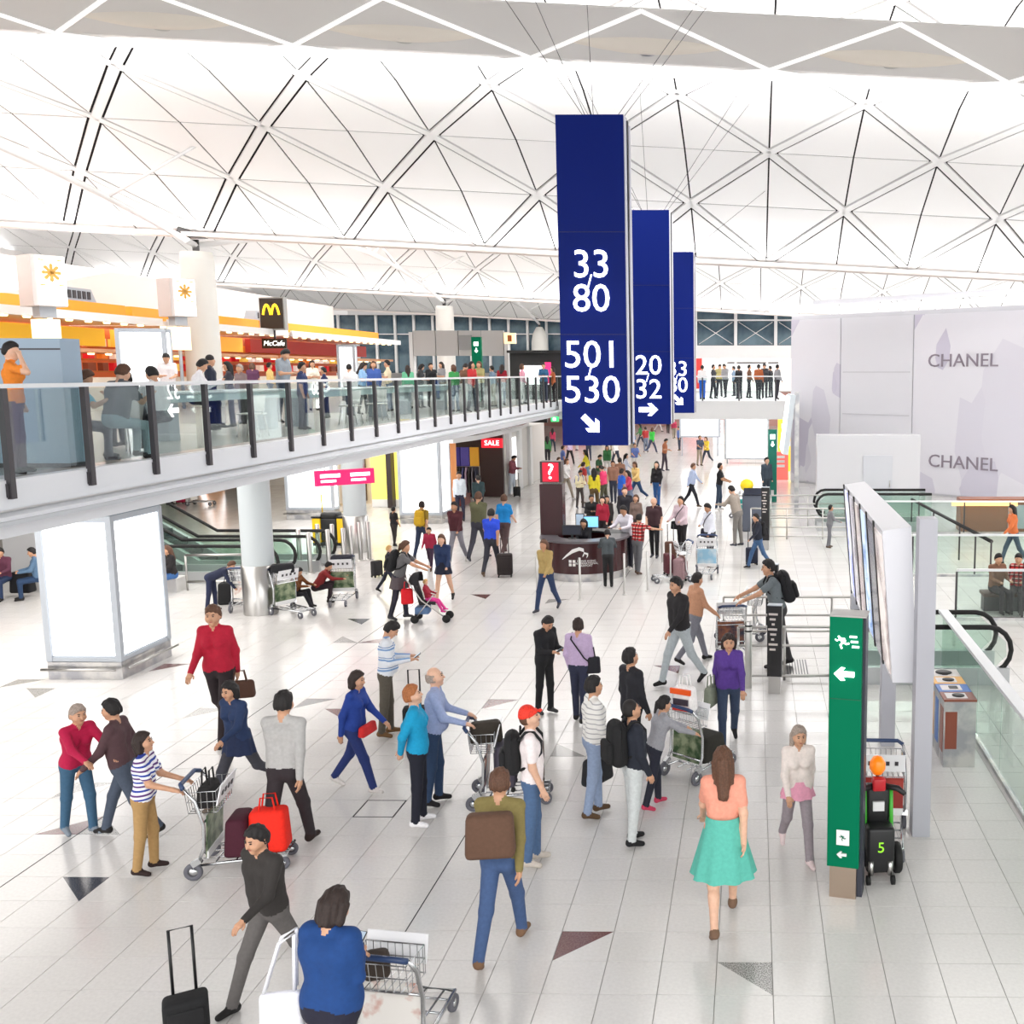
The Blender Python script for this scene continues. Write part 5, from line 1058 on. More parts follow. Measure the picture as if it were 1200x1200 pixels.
def trolley(label, loc, head, ad='green', basket=True, group=None):
    """pusher stands at local -y, platform reaches to +y"""
    t = thing('luggage_trolley', label, 'trolley', loc, -R(head), group)
    def part(nm, mk, mat, parent=t):
        if nm not in TR: TR[nm] = mk()
        o = link(nm[0], TR[nm].copy() if False else TR[nm], parent); return o
    def mkframe():
        m = MB()
        for s in (-1, 1): m.tube([(s * .27, .02, .13), (s * .275, .12, .34), (s * .275, .13, .6), (s * .27, .06, .86), (s * .26, -.04, 1.0)], .018, 8)
        m.tube([(-.27, .1, .3), (.27, .1, .3)], .014, 6); m.tube([(-.275, .13, .62), (.275, .13, .62)], .012, 6)
        return m.mesh('frame', CHROME)
    def mkplat():
        m = MB(); m.tube([(-.25, .03, .15), (-.2, .5, .15), (-.17, .9, .16), (.17, .9, .16), (.2, .5, .15), (.25, .03, .15)], .018, 8)
        for y in (.2, .4, .6, .78): m.tube([(-.22 + .04 * y, y, .15), (.22 - .04 * y, y, .15)], .01, 6)
        for x in (-.08, .08): m.tube([(x, .04, .15), (x, .9, .16)], .01, 6)
        return m.mesh('platform', CHROME)
    part(('frame', 0), mkframe, CHROME); part(('platform', 0), mkplat, CHROME)
    part(('handle', 0), lambda: MB().tube([(-.26, -.05, 1.0), (-.2, -.09, 1.03), (.2, -.09, 1.03), (.26, -.05, 1.0)], .024, 8).mesh('handle', BLUEH), None)
    def mkb():
        m = MB()
        for z in (.72, .84, .95):
            m.tube([(-.24, -.02 + (z - .72) * -.1, z), (-.24, .26, z), (.24, .26, z), (.24, -.02 + (z - .72) * -.1, z)], .005, 5, closed=True)
        for k in range(9):
            x = -.24 + .06 * k; m.tube([(x, -.02, .72), (x, -.045, .95)], .004, 4); m.tube([(x, .26, .72), (x, .26, .95)], .004, 4); m.tube([(x, -.02, .72), (x, .26, .72)], .004, 4)
        for k in range(4):
            for s in (-1, 1): m.tube([(s * .24, .05 + .06 * k, .72), (s * .24, .05 + .06 * k, .95)], .004, 4)
        return m.mesh('wire_basket', CHROME)
    if basket:
        part(('wire_basket', 0), mkb, CHROME); b = part(('notice_plate', 0), lambda: MB().box((0, .29, .9), (.5, .012, .22), 0, (R(-14), 0, 0)).mesh('notice_plate', M('plate_white2', (232, 232, 234), .4)), None)
        for k in range(4): part(('pictogram', k), lambda: MB().box((-.15 + .1 * k, .3, .9), (.04, .012, .05), 0, (R(-14), 0, 0)).mesh('pictogram', DARKM), None, b)
    k_ = ('ad_panel', ad)
    a = part(k_, lambda: MB().box((0, .145, .46), (.5, .014, .46), 0, (R(-4), 0, 0)).mesh('ad_panel', ADS[ad]), None); part(('ad_footer', 0), lambda: MB().box((0, .142, .26), (.5, .018, .08), 0, (R(-4), 0, 0)).mesh('ad_footer', WHITE), None, a)
    def wheel(r): 
        m = MB(); m.lathe([(r * .5, -.02), (r * .92, -.022), (r, -.01), (r, .01), (r * .92, .022), (r * .5, .02), (r * .5, -.02)], 20, (0, 0, 0), 0, Matrix.Rotation(PI / 2, 4, 'Y')); return m.mesh('wheel', M('tyre_grey', (96, 96, 104), .6))
    def hub(r): return MB().lathe([(0, -.024), (r * .5, -.02), (r * .5, .02), (0, .024)], 14, (0, 0, 0), 0, Matrix.Rotation(PI / 2, 4, 'Y')).mesh('hub', CHROME)
    for x, y, r in ((-.28, .0, .095), (.28, .0, .095), (-.17, .86, .075), (.17, .86, .075)):
        w = part(('wheel', r), lambda: wheel(r), None); w.location = (x, y, r); part(('hub', r), lambda: hub(r), None, w)
    for s in (-1, 1): part(('wheel_guard', s), lambda: MB().box((s * .28, .04, .2), (.06, .1, .06), 0, (R(30), 0, 0)).mesh('wheel_guard', CHROME), None)
    return t

# ------------------------------------------------------------------ the people in the near hall
STR_W = stripe_mat('polo_stripes', [(0, (240, 240, 244)), (.28, (40, 64, 160)), (.5, (240, 240, 244)), (.78, (92, 50, 120))], .105)
STR_B = stripe_mat('sweater_blue_stripes', [(0, (226, 230, 236)), (.45, (120, 156, 200)), (.62, (226, 230, 236)), (.72, (92, 128, 176)), (.8, (226, 230, 236))], .16)
STR_G = stripe_mat('sweater_grey_stripes', [(0, (236, 234, 230)), (.78, (176, 174, 176))], .062)
PLAID = stripe_mat('red_plaid', [(0, (196, 36, 40)), (.55, (96, 20, 30)), (.75, (240, 200, 190))], .1, 'Z', .8, [(0, (255, 255, 255)), (.6, (150, 110, 110))])
def pt(px, py, z): return G(px, py, z)
p1 = person('woman in blue and purple striped polo and khaki trousers pushing a trolley', 176, 1022, 857, 78, 'push', STR_W, (166, 132, 84), ('bob', 'dark'), True, 'short', 'long', (40, 24, 22))
tl = trolley('trolley pushed by the woman in the striped polo', p1[0].location + Vector((.52, .1, 0)), 80, 'green')
def on(t, x, y, z): a = t.rotation_euler.z; return Vector((t.location.x + x * math.cos(a) - y * math.sin(a), t.location.y + x * math.sin(a) + y * math.cos(a), t.location.z + z))
bag('bright red carrier bag on the front of a trolley', on(tl, .0, .7, .17), tl.rotation_euler.z + R(90), (.4, .3, .46), (232, 36, 16), 'carrier_bag', 'bag', True)
bag('dark maroon bag on a trolley behind the red carrier bag', on(tl, .0, .4, .17), tl.rotation_euler.z, (.42, .26, .42), (66, 16, 34), 'holdall', 'bag', False)
bag('black handbag in the wire basket of a trolley', on(tl, .03, .12, .74), tl.rotation_euler.z, (.36, .18, .24), (28, 26, 26), 'handbag', 'bag', True)
pw = pt(384, 1050, 1.74); p2 = person('woman in dark blue shirt seen from behind with a white tote bag', 0, 0, 0, 14, 'text', (14, 58, 116), (26, 26, 44), ('bob', 'dark'), True, 'long', 'long', bulk=1.36, at=(pw.x, pw.y - .02, 0), height=1.74, near=True)
tl = trolley('trolley beside the woman in the dark blue shirt', (G(437, 1128, 1.0).x, G(437, 1128, 1.0).y + .1, 0), 8, 'pale')
bag('small dark bag in the basket of the trolley beside the blue shirt', on(tl, -.08, .12, .74), .3, (.2, .16, .22), (60, 50, 44), 'handbag', 'bag', False)
t = bag('white printed tote bag hanging from a shoulder', (pw.x - .36, pw.y - .02, .68), R(12), (.3, .1, .36), (226, 226, 232), 'tote_bag', 'bag', False)
for sy in (-1, 1): MB().tube([(-.1, sy * .03, .38), (.02, sy * .04, .74), (.12, sy * .04, .8), (.1, sy * .03, .38)], .014, 6).build('strap', cloth((226, 226, 232)), t)
p3 = person('man in pale blue shirt and jeans pushing a loaded trolley', 512, 942, 782, 78, 'push', (150, 164, 200), (40, 62, 92), ('balding', 'grey'), False, 'long', 'long', (26, 24, 26), skin=0, belly=.02)
p4 = person('woman in turquoise top with hands behind her back', 494, 966, 803, 76, 'behind', (10, 146, 190), (22, 24, 38), ('short', 'ginger'), True, 'long', 'long', (226, 224, 226), skin=0, bulk=1.12)
tl = trolley('trolley loaded with suitcases pushed by the man in pale blue', p3[0].location + Vector((.48, .06, 0)), 82, 'dark')
bag('black bag and coat in the basket beside the red cap man', on(tl, .0, .14, .78), .4, (.4, .24, .26), (52, 46, 38), 'handbag', 'bag', False); suitcase('dark grey suitcase upright on a trolley platform', on(tl, 0, .38, .17), tl.rotation_euler.z, (70, 66, 78), .95, False); suitcase('brown suitcase on a trolley platform beside the red cap man', on(tl, 0, .72, .17), tl.rotation_euler.z, (84, 60, 48), .9, False)
p5 = person('man in blue and white striped sweater looking at his phone', 456, 862, 730, 74, 'phone', STR_B, (84, 78, 68), ('short', 'black'), False, 'long', 'long', (112, 82, 50), belly=.015)
suitcase('black cabin suitcase with raised handle behind the couple', G(487, 866), R(10), (26, 26, 28), .8, True)
p6 = person('man in red cap and white T-shirt with a black backpack', 627, 1012, 828, 80, 'lookup', (234, 224, 224), (74, 100, 136), ('cap', 'red'), False, 'short', 'long', (196, 186, 176), skin=0); backpack(p6, 'black backpack worn by the man in the red cap', (24, 24, 26), .92)
p7 = person('man all in black looking down with hands together', 640, 836, 722, 128, 'phone', (24, 24, 28), (20, 20, 22), ('short', 'black'), shoes=(60, 60, 60))
p8 = person('man in lilac shirt seen from behind with a shoulder bag', 680, 846, 725, 12, 'relax', (186, 164, 196), (40, 44, 66), ('short', 'dark'))
b8 = bag('black shoulder bag of the man in the lilac shirt', W_(p8[0], p8[1], p8[4](.2, .02, -.0)) + Vector((0, 0, -.12)), R(10), (.3, .12, .26), (30, 30, 36), 'shoulder_bag', 'bag', True)
crossbody(p8, b8, 1); phone(p5, 'phone held by the man in the blue striped sweater'); phone(p2, 'phone held by the woman in the dark blue shirt'); phone(p7, 'phone held by the man all in black')
p9 = person('man in white striped sweater and pale jeans', 698, 956, 793, 66, 'relax', STR_G, (140, 156, 184), ('short', 'black'), shoes=(84, 62, 40), bulk=1.08)
bag('large black bag carried by the man in the white striped sweater', W_(p9[0], p9[1], V3(-.25, .1, .32)), R(60), (.46, .2, .34), (34, 34, 38), 'carrier_bag', 'bag', True)
p10 = person('man in dark jacket and pale grey trousers with a round backpack', 744, 988, 820, 62, 'lookup', (30, 34, 46), (196, 200, 200), ('buzz', 'black'), shoes=(20, 20, 22), bulk=1.06); backpack(p10, 'large round black backpack on the man in pale trousers', (22, 22, 24), 1.08)
p11 = person('woman in grey hoodie and pink trainers leaning on a trolley', 768, 946, 818, 62, 'reach', (150, 150, 156), (34, 36, 50), ('tail', 'black'), True, 'long', 'long', (196, 60, 90))
p12 = person('man in dark suit standing behind the woman in the grey hoodie', 742, 908, 760, 48, 'lookup', (32, 32, 38), (30, 30, 36), ('short', 'black'))
tl = trolley('trolley with forest print carrying a white and orange carrier bag', G(786, 918) + Vector((.12, .1, 0)), 38, 'green')
t = bag('white and orange carrier bag with dark and red print in a trolley basket', on(tl, 0, .1, .92), tl.rotation_euler.z + .2, (.32, .2, .34), (240, 236, 234), 'carrier_bag', 'bag', True); MB().box((0, -.115, .29), (.3, .03, .07)).build('orange_band', M('orange_band', (240, 90, 20), .5), t); MB().box((0, -.112, .15), (.22, .02, .08)).build('print', M('print_dark', (60, 50, 60), .5), t); MB().box((0, -.112, .06), (.24, .02, .05)).build('print', M('print_red', (220, 50, 40), .5), t)
bag('black holdall with red trim on the platform of the forest print trolley', on(tl, 0, .5, .17), tl.rotation_euler.z, (.4, .5, .34), (40, 38, 32), 'holdall', 'bag', False)
p13 = person('woman with long hair in coral top and teal skirt walking', 848, 1082, 880, 356, 'walk', (224, 150, 128), (70, 160, 150), ('long', 'brown'), True, 'short', 'skirt', (110, 84, 66), skin=0); skirt(p13, .16, -.42, .14, .27, (88, 176, 160))
p14 = person('girl in pale top and pink waistband walking beyond the green sign', 934, 1004, 850, 170, 'walk2', (226, 214, 208), (150, 140, 146), ('long', 'grey'), True, 'long', 'long', (226, 206, 206)); skirt(p14, .1, -.12, .14, .19, (232, 160, 184))
p15 = person('person in olive brown top and jeans walking with a brown bag', 590, 1116, 905, 4, 'walk', (124, 112, 66), (62, 84, 124), ('short', 'brown'), False, 'long', 'long', (116, 86, 62)); bag('brown shoulder bag of the person in the olive top', W_(p15[0], p15[1], V3(.0, -.25, 1.05)), R(8), (.44, .2, .4), (92, 66, 50), 'shoulder_bag', 'bag', False)
p16 = person('man in light grey shirt and dark trousers walking away', 340, 1000, 812, 2, 'walk', (172, 170, 168), (44, 36, 40), ('short', 'black'), False, 'long', 'long', (40, 26, 22))
p17 = person('woman in crimson top and black skirt walking', 262, 866, 708, 176, 'walk2', (172, 18, 48), (36, 26, 30), ('short', 'brown'), True, 'long', 'long', (44, 36, 40)); bag('brown leather handbag held by the woman in crimson', W_(p17[0], p17[1], V3(-.28, .08, .55)), R(20), (.4, .16, .26), (70, 44, 32), 'handbag', 'bag', True)
p18 = person('woman in navy coat with grey leggings and flat shoes walking', 284, 938, 796, 200, 'stride', (36, 54, 90), (62, 62, 70), ('bob', 'black'), True, 'long', 'long', (110, 94, 80)); skirt(p18, .1, -.2, .15, .2, (32, 44, 76))
p19 = person('woman in royal blue top and dark blue jeans with a red bag', 420, 926, 786, 96, 'walk', (30, 60, 140), (32, 48, 104), ('bob', 'dark'), True, 'long', 'long', (210, 204, 200)); bag('red clutch bag held by the woman in royal blue', W_(p19[0], p19[1], V3(.0, .18, .82)), R(80), (.34, .1, .14), (206, 40, 40), 'clutch_bag', 'bag', False)
p20 = person('woman in crimson jacket and teal jeans reaching to her companion', 96, 978, 822, 120, 'reach', (176, 14, 66), (56, 92, 120), ('short', 'grey'), True, 'long', 'long', (120, 130, 140))
p21 = person('man in dark brown jacket walking beside the woman in crimson jacket', 150, 980, 818, 260, 'walk', (78, 54, 58), (70, 80, 96), ('short', 'black'))
p22 = person('person in black coat and grey trousers striding across the hall', 322, 1165, 962, 205, 'stride', (48, 44, 42), (96, 92, 90), ('short', 'black'), bulk=1.05); suitcase('black suitcase trailing behind the person in the black coat', G(222, 1236), R(30), (20, 20, 22), .8, True)
p23 = person('woman in purple jacket and dark jeans walking', 854, 874, 742, 176, 'walk', (84, 54, 136), (50, 64, 88), ('bob', 'dark'), True); bag('grey green shoulder bag of the woman in purple', W_(p23[0], p23[1], V3(.26, .0, .62)), R(70), (.32, .14, .3), (130, 136, 120), 'shoulder_bag', 'bag', True)
p24 = person('man in black jacket with pale trousers walking beside the bollard', 797, 802, 676, 230, 'walk', (34, 32, 34), (170, 178, 182), ('short', 'black'), bulk=1.08)
p24b = person('person in tan shirt behind the man in the black jacket', 815, 776, 672, 60, 'walk2', (190, 140, 110), (120, 120, 130), ('short', 'black'))
p25 = person('man in grey shirt bending forward to grip a trolley', 912, 782, 656, 262, 'reach', (104, 112, 116), (60, 58, 60), ('short', 'black'), False, 'short'); backpack(p25, 'black backpack on the man gripping a trolley', (22, 22, 26), 1.05)
tl = trolley('trolley with dark poster parked by the railing', G(858, 772), 350, 'dark'); tl2 = trolley('empty trolley gripped by the man in the grey shirt', G(892, 748), 276, 'pale')
tl = trolley('trolley with dark red panel parked behind the green tug', G(1030, 985) + Vector((.05, .35, 0)), 182, 'red'); bag('yellow tool case in the basket behind the green tug', on(tl, 0, .12, .76), 0, (.3, .2, .14), (226, 160, 40), 'tool_case', 'case', False)

# ------------------------------------------------------------------ people farther off on the ground floor
p = person('woman with backpack pushing a stroller', 470, 726, 634, 84, 'reach', (96, 94, 96), (40, 40, 52), ('tail', 'brown'), True, 'short', 'long', (60, 60, 64)); backpack(p, 'black backpack of the woman pushing a stroller', (26, 26, 28), 1.0); skirt(p, .02, -.26, .16, .22, (84, 74, 78))
sb_ = G(503, 728); t = thing('stroller', 'folding stroller with black hood carrying a small child', 'stroller', sb_, R(-84))
fr = MB()
for s in (-1, 1): fr.tube([(s * .2, -.42, 1.0), (s * .21, -.1, .5), (s * .2, .38, .12)], .014, 6); fr.tube([(s * .21, .15, .62), (s * .21, -.25, .1)], .012, 6)
fr.tube([(-.2, .1, .4), (.2, .1, .4)], .01, 6); fr.build('frame', STEEL, t)
MB().rbox((0, .0, .42), (.34, .34, .06), .02, 2).build('seat', M('seat_black', (34, 32, 36), .8), t); MB().rbox((0, -.2, .66), (.34, .06, .5), .025, 2, 0, (R(14), 0, 0)).build('backrest', M('seat_black'), t)
MB().lathe([(.26, 0), (.24, .12), (.16, .22), (0, .26)], 14, (0, -.14, .84), 0, None, PI, 2 * PI).build('hood', M('hood_black', (26, 26, 30), .8), t); MB().rbox((0, -.12, .26), (.3, .3, .16), .03, 2).build('basket', M('basket_blue', (90, 120, 160), .7), t)
for x, y in ((-.2, .4), (.2, .4), (-.2, -.26), (.2, -.26)): MB().lathe([(0, -.03), (.08, -.03), (.09, 0), (.08, .03), (0, .03)], 14, (0, 0, 0), 0, Matrix.Translation((x, y, .09)) @ Matrix.Rotation(PI / 2, 4, 'Y')).build('wheel', RUBBER, t)
person('small blond child in red and pink sitting in the stroller', 0, 0, 0, 84, 'kid_sit', (150, 30, 50), (214, 60, 140), ('short', 'blond'), False, 'long', 'long', (214, 60, 140), at=(sb_.x + .0, sb_.y, .2), height=.72, skin=0, near=False)
bag('bright red bag hanging behind the stroller', (sb_.x - .42, sb_.y - .1, .4), R(20), (.26, .14, .34), (214, 24, 36), 'carrier_bag', 'bag', True)
person('small blond child in black walking behind the stroller woman', 456, 694, 627, 70, 'walk', (44, 44, 52), (40, 42, 56), ('short', 'blond'), height=1.15, skin=0)
suitcase('dark holdall case dragged behind the blond child', G(442, 676), R(60), (40, 38, 40), .7, False)
far = [  # label, x, y, top, heading, pose, top, bottom, hair, fem, sleeve, legs
    ('woman in navy coat and bare legs walking toward the stroller', 521, 706, 626, 180, 'walk', (30, 48, 84), (26, 26, 30), ('long', 'brown'), True, 'long', 'bare'),
    ('child in red holding the hand of the woman in navy', 505, 668, 618, 180, 'walk2', (150, 30, 60), (60, 40, 60), ('short', 'black'), False, 'long', 'long'),
    ('man in maroon jumper and open navy jacket', 536, 660, 588, 190, 'walk', (72, 28, 36), (128, 126, 134), ('short', 'black'), False, 'long', 'long'),
    ('person with yellow straps walking before the advertising pillar', 496, 654, 588, 4, 'walk', (150, 124, 40), (36, 48, 74), ('short', 'dark'), True, 'short', 'long'),
    ('person in black T-shirt standing before the yellow poster', 463, 640, 594, 30, 'relax', (28, 26, 30), (50, 44, 44), ('short', 'black'), True, 'short', 'long'),
    ('man in bright blue T-shirt pulling a suitcase', 577, 674, 597, 6, 'walk', (36, 70, 200), (44, 44, 54), ('short', 'black'), False, 'short', 'long'),
    ('person in cyan top walking before the man in bright blue', 592, 652, 580, 10, 'walk2', (20, 130, 200), (80, 60, 60), ('short', 'brown'), True, 'short', 'long'),
    ('man in olive shirt walking beside the man in bright blue', 562, 656, 577, 12, 'walk', (92, 92, 66), (60, 60, 70), ('short', 'brown'), False, 'long', 'long'),
    ('shopper in white top and navy vest inside the clothes shop', 540, 611, 553, 170, 'stand', (206, 214, 222), (40, 40, 60), ('short', 'black'), True, 'long', 'long'),
    ('shopper in dark green jacket at the clothes rack', 562, 612, 557, 330, 'relax', (36, 56, 60), (34, 34, 40), ('short', 'black'), False, 'long', 'long'),
    ('man in grey and red jacket with phone by the white wall', 601, 581, 534, 100, 'phone', (130, 70, 80), (196, 206, 216), ('short', 'black'), False, 'long', 'long'),
    ('woman in beige coat walking before the information desk', 641, 716, 632, 200, 'walk', (170, 146, 92), (40, 56, 90), ('bob', 'brown'), True, 'long', 'long'),
    ('man in grey jumper leaning on the information desk', 713, 688, 622, 350, 'desk', (66, 72, 76), (26, 26, 28), ('short', 'black'), False, 'long', 'long'),
    ('man in red plaid shirt pointing across the hall', 748, 673, 603, 30, 'point', PLAID, (104, 104, 108), ('short', 'black'), False, 'short', 'long'),
    ('man in white shirt leaning at the rear desk counter', 737, 668, 592, 210, 'desk', (222, 218, 228), (40, 40, 50), ('short', 'black'), False, 'long', 'long'),
    ('man in dark maroon polo facing the man in plaid', 767, 654, 583, 190, 'relax', (60, 36, 42), (26, 26, 30), ('balding', 'black'), False, 'short', 'long'),
    ('man in pale pink shirt with black shoulder bag', 799, 652, 582, 210, 'push', (206, 184, 192), (36, 32, 34), ('short', 'black'), False, 'long', 'long'),
    ('man in white shirt with hand on hip and strap bag', 832, 664, 590, 230, 'hip', (224, 226, 236), (44, 42, 48), ('short', 'black'), False, 'long', 'long'),
    ('man in dark suit behind the desk queue', 733, 637, 571, 170, 'relax', (36, 34, 42), (30, 30, 36), ('short', 'brown'), False, 'long', 'long'),
    ('woman in taupe coat behind the white shirted man', 746, 641, 580, 200, 'relax', (120, 100, 92), (60, 50, 50), ('bob', 'brown'), True, 'long', 'long'),
    ('man in black jacket beyond the desk clerk', 694, 638, 580, 160, 'fold', (28, 28, 30), (30, 30, 34), ('short', 'black'), False, 'long', 'long'),
    ('woman in crimson cardigan beyond the information desk', 707, 642, 582, 190, 'relax', (156, 24, 50), (34, 30, 34), ('bob', 'black'), True, 'long', 'long'),
    ('woman in black with patterned front beside the crimson cardigan', 712, 640, 581, 170, 'relax', (40, 36, 36), (28, 28, 30), ('long', 'black'), True, 'long', 'long'),
    ('man in cream shirt with blue bag on his back', 680, 596, 551, 140, 'text', (226, 216, 180), (70, 62, 60), ('short', 'black'), False, 'long', 'long'),
    ('woman in black hoodie and blue jeans with long dark hair', 770, 594, 541, 200, 'relax', (26, 24, 28), (40, 84, 140), ('long', 'black'), True, 'long', 'long'),
    ('man in pale blue shirt and black trousers walking', 811, 594, 543, 100, 'walk', (176, 188, 216), (36, 36, 44), ('short', 'brown'), False, 'long', 'long'),
    ('man in black T-shirt and jeans pushing toward the railing', 843, 598, 543, 95, 'push', (24, 24, 28), (50, 64, 84), ('short', 'black'), False, 'short', 'long'),
    ('person in grey coat leaning over beside the yellow balloon', 864, 640, 570, 300, 'desk', (150, 140, 130), (120, 116, 112), ('short', 'black'), False, 'long', 'long'),
    ('man in navy jacket and jeans with small suitcase', 888, 666, 602, 250, 'walk', (30, 34, 48), (62, 92, 130), ('short', 'black'), False, 'long', 'long'),
    ('person in grey pushing a cart by the far railing', 972, 642, 592, 80, 'push', (120, 120, 124), (110, 110, 116), ('short', 'black'), False, 'long', 'long'),
    ('person in dark grey beside the far green sign', 898, 590, 536, 150, 'stand', (60, 72, 84), (50, 60, 70), ('short', 'black'), False, 'long', 'long'),
]
SHOE = [(36, 34, 36), (90, 70, 54), (200, 196, 194), (60, 60, 70)]
FP = {}
for i, f in enumerate(far):
    FP[f[0]] = person(f[0], f[1], f[2], f[3], f[4], f[5], f[6], f[7], f[8], f[9], f[10], f[11] if f[11] != 'bare' else 'skirt', SHOE[i % 4], skin=i % 3, near=False, bulk=(1., 1.06, 1.)[i % 3])
skirt(FP[far[0][0]], .1, -.2, .14, .19, (26, 30, 50))
backpack(FP['person with yellow straps walking before the advertising pillar'], 'yellow and black backpack on the person before the advertising pillar', (196, 156, 30), .95); backpack(FP['man in navy jacket and jeans with small suitcase'], 'black backpack of the man with the small suitcase', (24, 24, 28), .9)
backpack(FP['man in cream shirt with blue bag on his back'], 'bright blue backpack on the man in the cream shirt', (30, 60, 170), .8)
suitcase('black suitcase pulled by the man in bright blue', G(592, 676), R(10), (40, 32, 32), 1.0, True); suitcase('small dark navy suitcase beside the man in the navy jacket', G(881, 662), R(20), (30, 34, 52), .8, True); suitcase('black suitcase standing by the man with phone', G(606, 582), 0, (26, 26, 28), .7, True)
suitcase('brown suitcase with raised handle behind the barrier posts', G(786, 656), R(5), (92, 62, 50), .85, True); suitcase('pink grey suitcase on the floor trolley beside the barrier posts', G(797, 682), R(70), (140, 112, 116), 1.0, False)
tl = trolley('trolley with pale blue poster beside the man with hand on hip', G(829, 672), 182, 'blue'); tl = trolley('low loaded trolley beside the pink suitcase', G(806, 680), 250, 'dark'); suitcase('dark red suitcase stacked on the low loaded trolley', on(tl, 0, .5, .17), tl.rotation_euler.z, (86, 40, 48), .9, False)
yb = thing('balloon', 'round yellow balloon resting on the dark self service kiosk', 'balloon', (0, 0, 0)); MB().lathe([(0, 0), (.08, .02), (.2, .13), (.23, .24), (.2, .36), (.1, .44), (0, .46)], 18).build('envelope', M('balloon_yellow', (246, 214, 20), .4), yb)
t = thing('check_kiosk', 'dark self service kiosk beside the yellow bag', 'kiosk', G(882, 622)); MB().rbox((0, 0, .65), (.7, .5, 1.3), .05, 2).build('body', M('kiosk_grey', (84, 90, 104), .4), t); MB().box((0, -.2, 1.35), (.6, .3, .06), 0, (R(40), 0, 0)).build('screen', M('screen_dark'), t); yb.location = (t.location.x - .2, t.location.y + .1, 1.3)
tl = trolley('trolley pushed by the man in the black T-shirt', G(858, 606), 95, 'dark'); bag('teal holdall on the trolley near the far railing', on(tl, 0, .4, .17), 0, (.5, .5, .5), (20, 130, 124), 'holdall', 'bag', False)
for nm, tone in (('man in pale pink shirt with black shoulder bag', (26, 26, 30)), ('man in white shirt with hand on hip and strap bag', (30, 32, 50))):
    q = FP[nm]; b = bag('small dark strap bag of the ' + nm.split(' with')[0], W_(q[0], q[1], q[4](.2, .03, .04)) + Vector((0, 0, -.22)), q[0].rotation_euler.z, (.28, .12, .24), tone, 'shoulder_bag', 'bag', False); crossbody(q, b, 1, tone)
# clerk behind the desk
person('clerk in dark blazer sitting behind the information desk', 0, 0, 0, 190, 'sit', (30, 30, 36), (30, 30, 34), ('bob', 'black'), True, 'long', 'long', at=(DC.x - .02, DC.y + .45, .16), height=1.3, near=False)
t = thing('office_chair', 'black swivel chair under the desk clerk', 'chair', (DC.x - .02, DC.y + .5, 0)); MB().rbox((0, 0, .48), (.44, .44, .08), .03, 2).build('seat', BLACK, t); MB().tube([(0, 0, 0), (0, 0, .46)], .03, 8).build('stem', STEEL, t); MB().lathe([(.25, 0), (.25, .03), (.05, .07)], 14).build('base', BLACK, t)
# left side: escalator corner, parked trolleys
person('man in navy suit bending over a black bag', 250, 716, 651, 84, 'bend', (28, 34, 58), (32, 38, 66), ('short', 'brown'), height=1.12, near=False, bulk=1.06)
bag('black soft bag on the floor before the bending man', G(266, 708) + Vector((.05, .1, 0)), R(10), (.5, .4, .5), (20, 20, 22), 'holdall', 'bag', True); trolley('trolley with pale poster beside the bending man', G(286, 718), 352, 'pale')
person('person in brown jacket sitting low beside the steel collar column', 346, 712, 655, 100, 'sitlow', (112, 66, 30), (28, 26, 32), ('short', 'black'), near=False, height=.92)
person('person in red jacket crouching at the parked trolley', 372, 706, 655, 80, 'crouch', (130, 36, 36), (40, 26, 32), ('short', 'black'), near=False, height=.95)
tl = trolley('parked trolley with black bags behind the person in brown', G(331, 718), 120, 'green'); bag('black bag piled in the trolley basket beside the column', on(tl, 0, .1, .92), .4, (.5, .3, .2), (26, 26, 30), 'holdall', 'bag', False); tl = trolley('parked trolley with green poster beside the guard posts', G(404, 702), 168, 'green'); bag('dark coat piled on the trolley beside the guard posts', on(tl, 0, .1, .92), .2, (.5, .3, .16), (40, 40, 50), 'coat', 'coat', False)
t = struct(MB().box((-16.3, 24.5, .17), (4.6, .5, .34)).build('trim_8', M('ledge_pale', (206, 204, 202), .4)))
def seated(label, px, Y, zs, head, pose, top, bot, hair, fem=False, h=1.25, skin=1, legs='long'): x = atY(px, 690, Y).x; return person(label, 0, 0, 0, head, pose, top, bot, hair, fem, 'long', legs, at=(x, Y, zs), height=h, near=False, skin=skin)
seated('woman in black top and blue jeans sitting on the ledge beside the escalator', 203, 24.05, 0, 215, 'sit', (32, 28, 30), (56, 96, 150), ('long', 'brown'), True, 1.2); seated('child in pale patterned top sitting beside the woman in black', 185, 23.9, 0, 190, 'sitlow', (190, 150, 160), (60, 80, 120), ('short', 'black'), False, .8)
seated('man in maroon plaid shirt sitting near the escalator cladding', 6, 23.6, 0, 170, 'sit', (92, 46, 66), (36, 52, 84), ('short', 'black'), False, 1.22); seated('person in blue plaid shirt sitting beside the advertising pillar', 46, 23.6, 0, 235, 'sit', (84, 112, 140), (36, 60, 92), ('short', 'black'), False, 1.22)
bag('black backpack resting between the two plaid shirts', (atY(27, 690, 23.8).x, 23.8, .1), 0, (.5, .3, .5), (24, 24, 28), 'backpack', 'backpack', False)
a = G(220, 692); railing((a.x, a.y, 0), (a.x + 1.35, a.y + .1, 0), (.22, .88), 2, 'white frame railing before the escalator landing', .03)
p = G(390, 640); t = thing('cleaning_cart', 'yellow and black cleaning cart behind the guard posts', 'cart', p); MB().rbox((0, 0, .55), (.5, .5, .7), .05, 2).build('black_bag', BLACK, t)
for s in (-1, 1): MB().rbox((s * .38, 0, .5), (.26, .5, .8), .03, 2).build('yellow_bin', M('cart_yellow', (244, 200, 20), .5), t); MB().box((s * .38, 0, .93), (.28, .52, .06)).build('rim', BLACK, t)
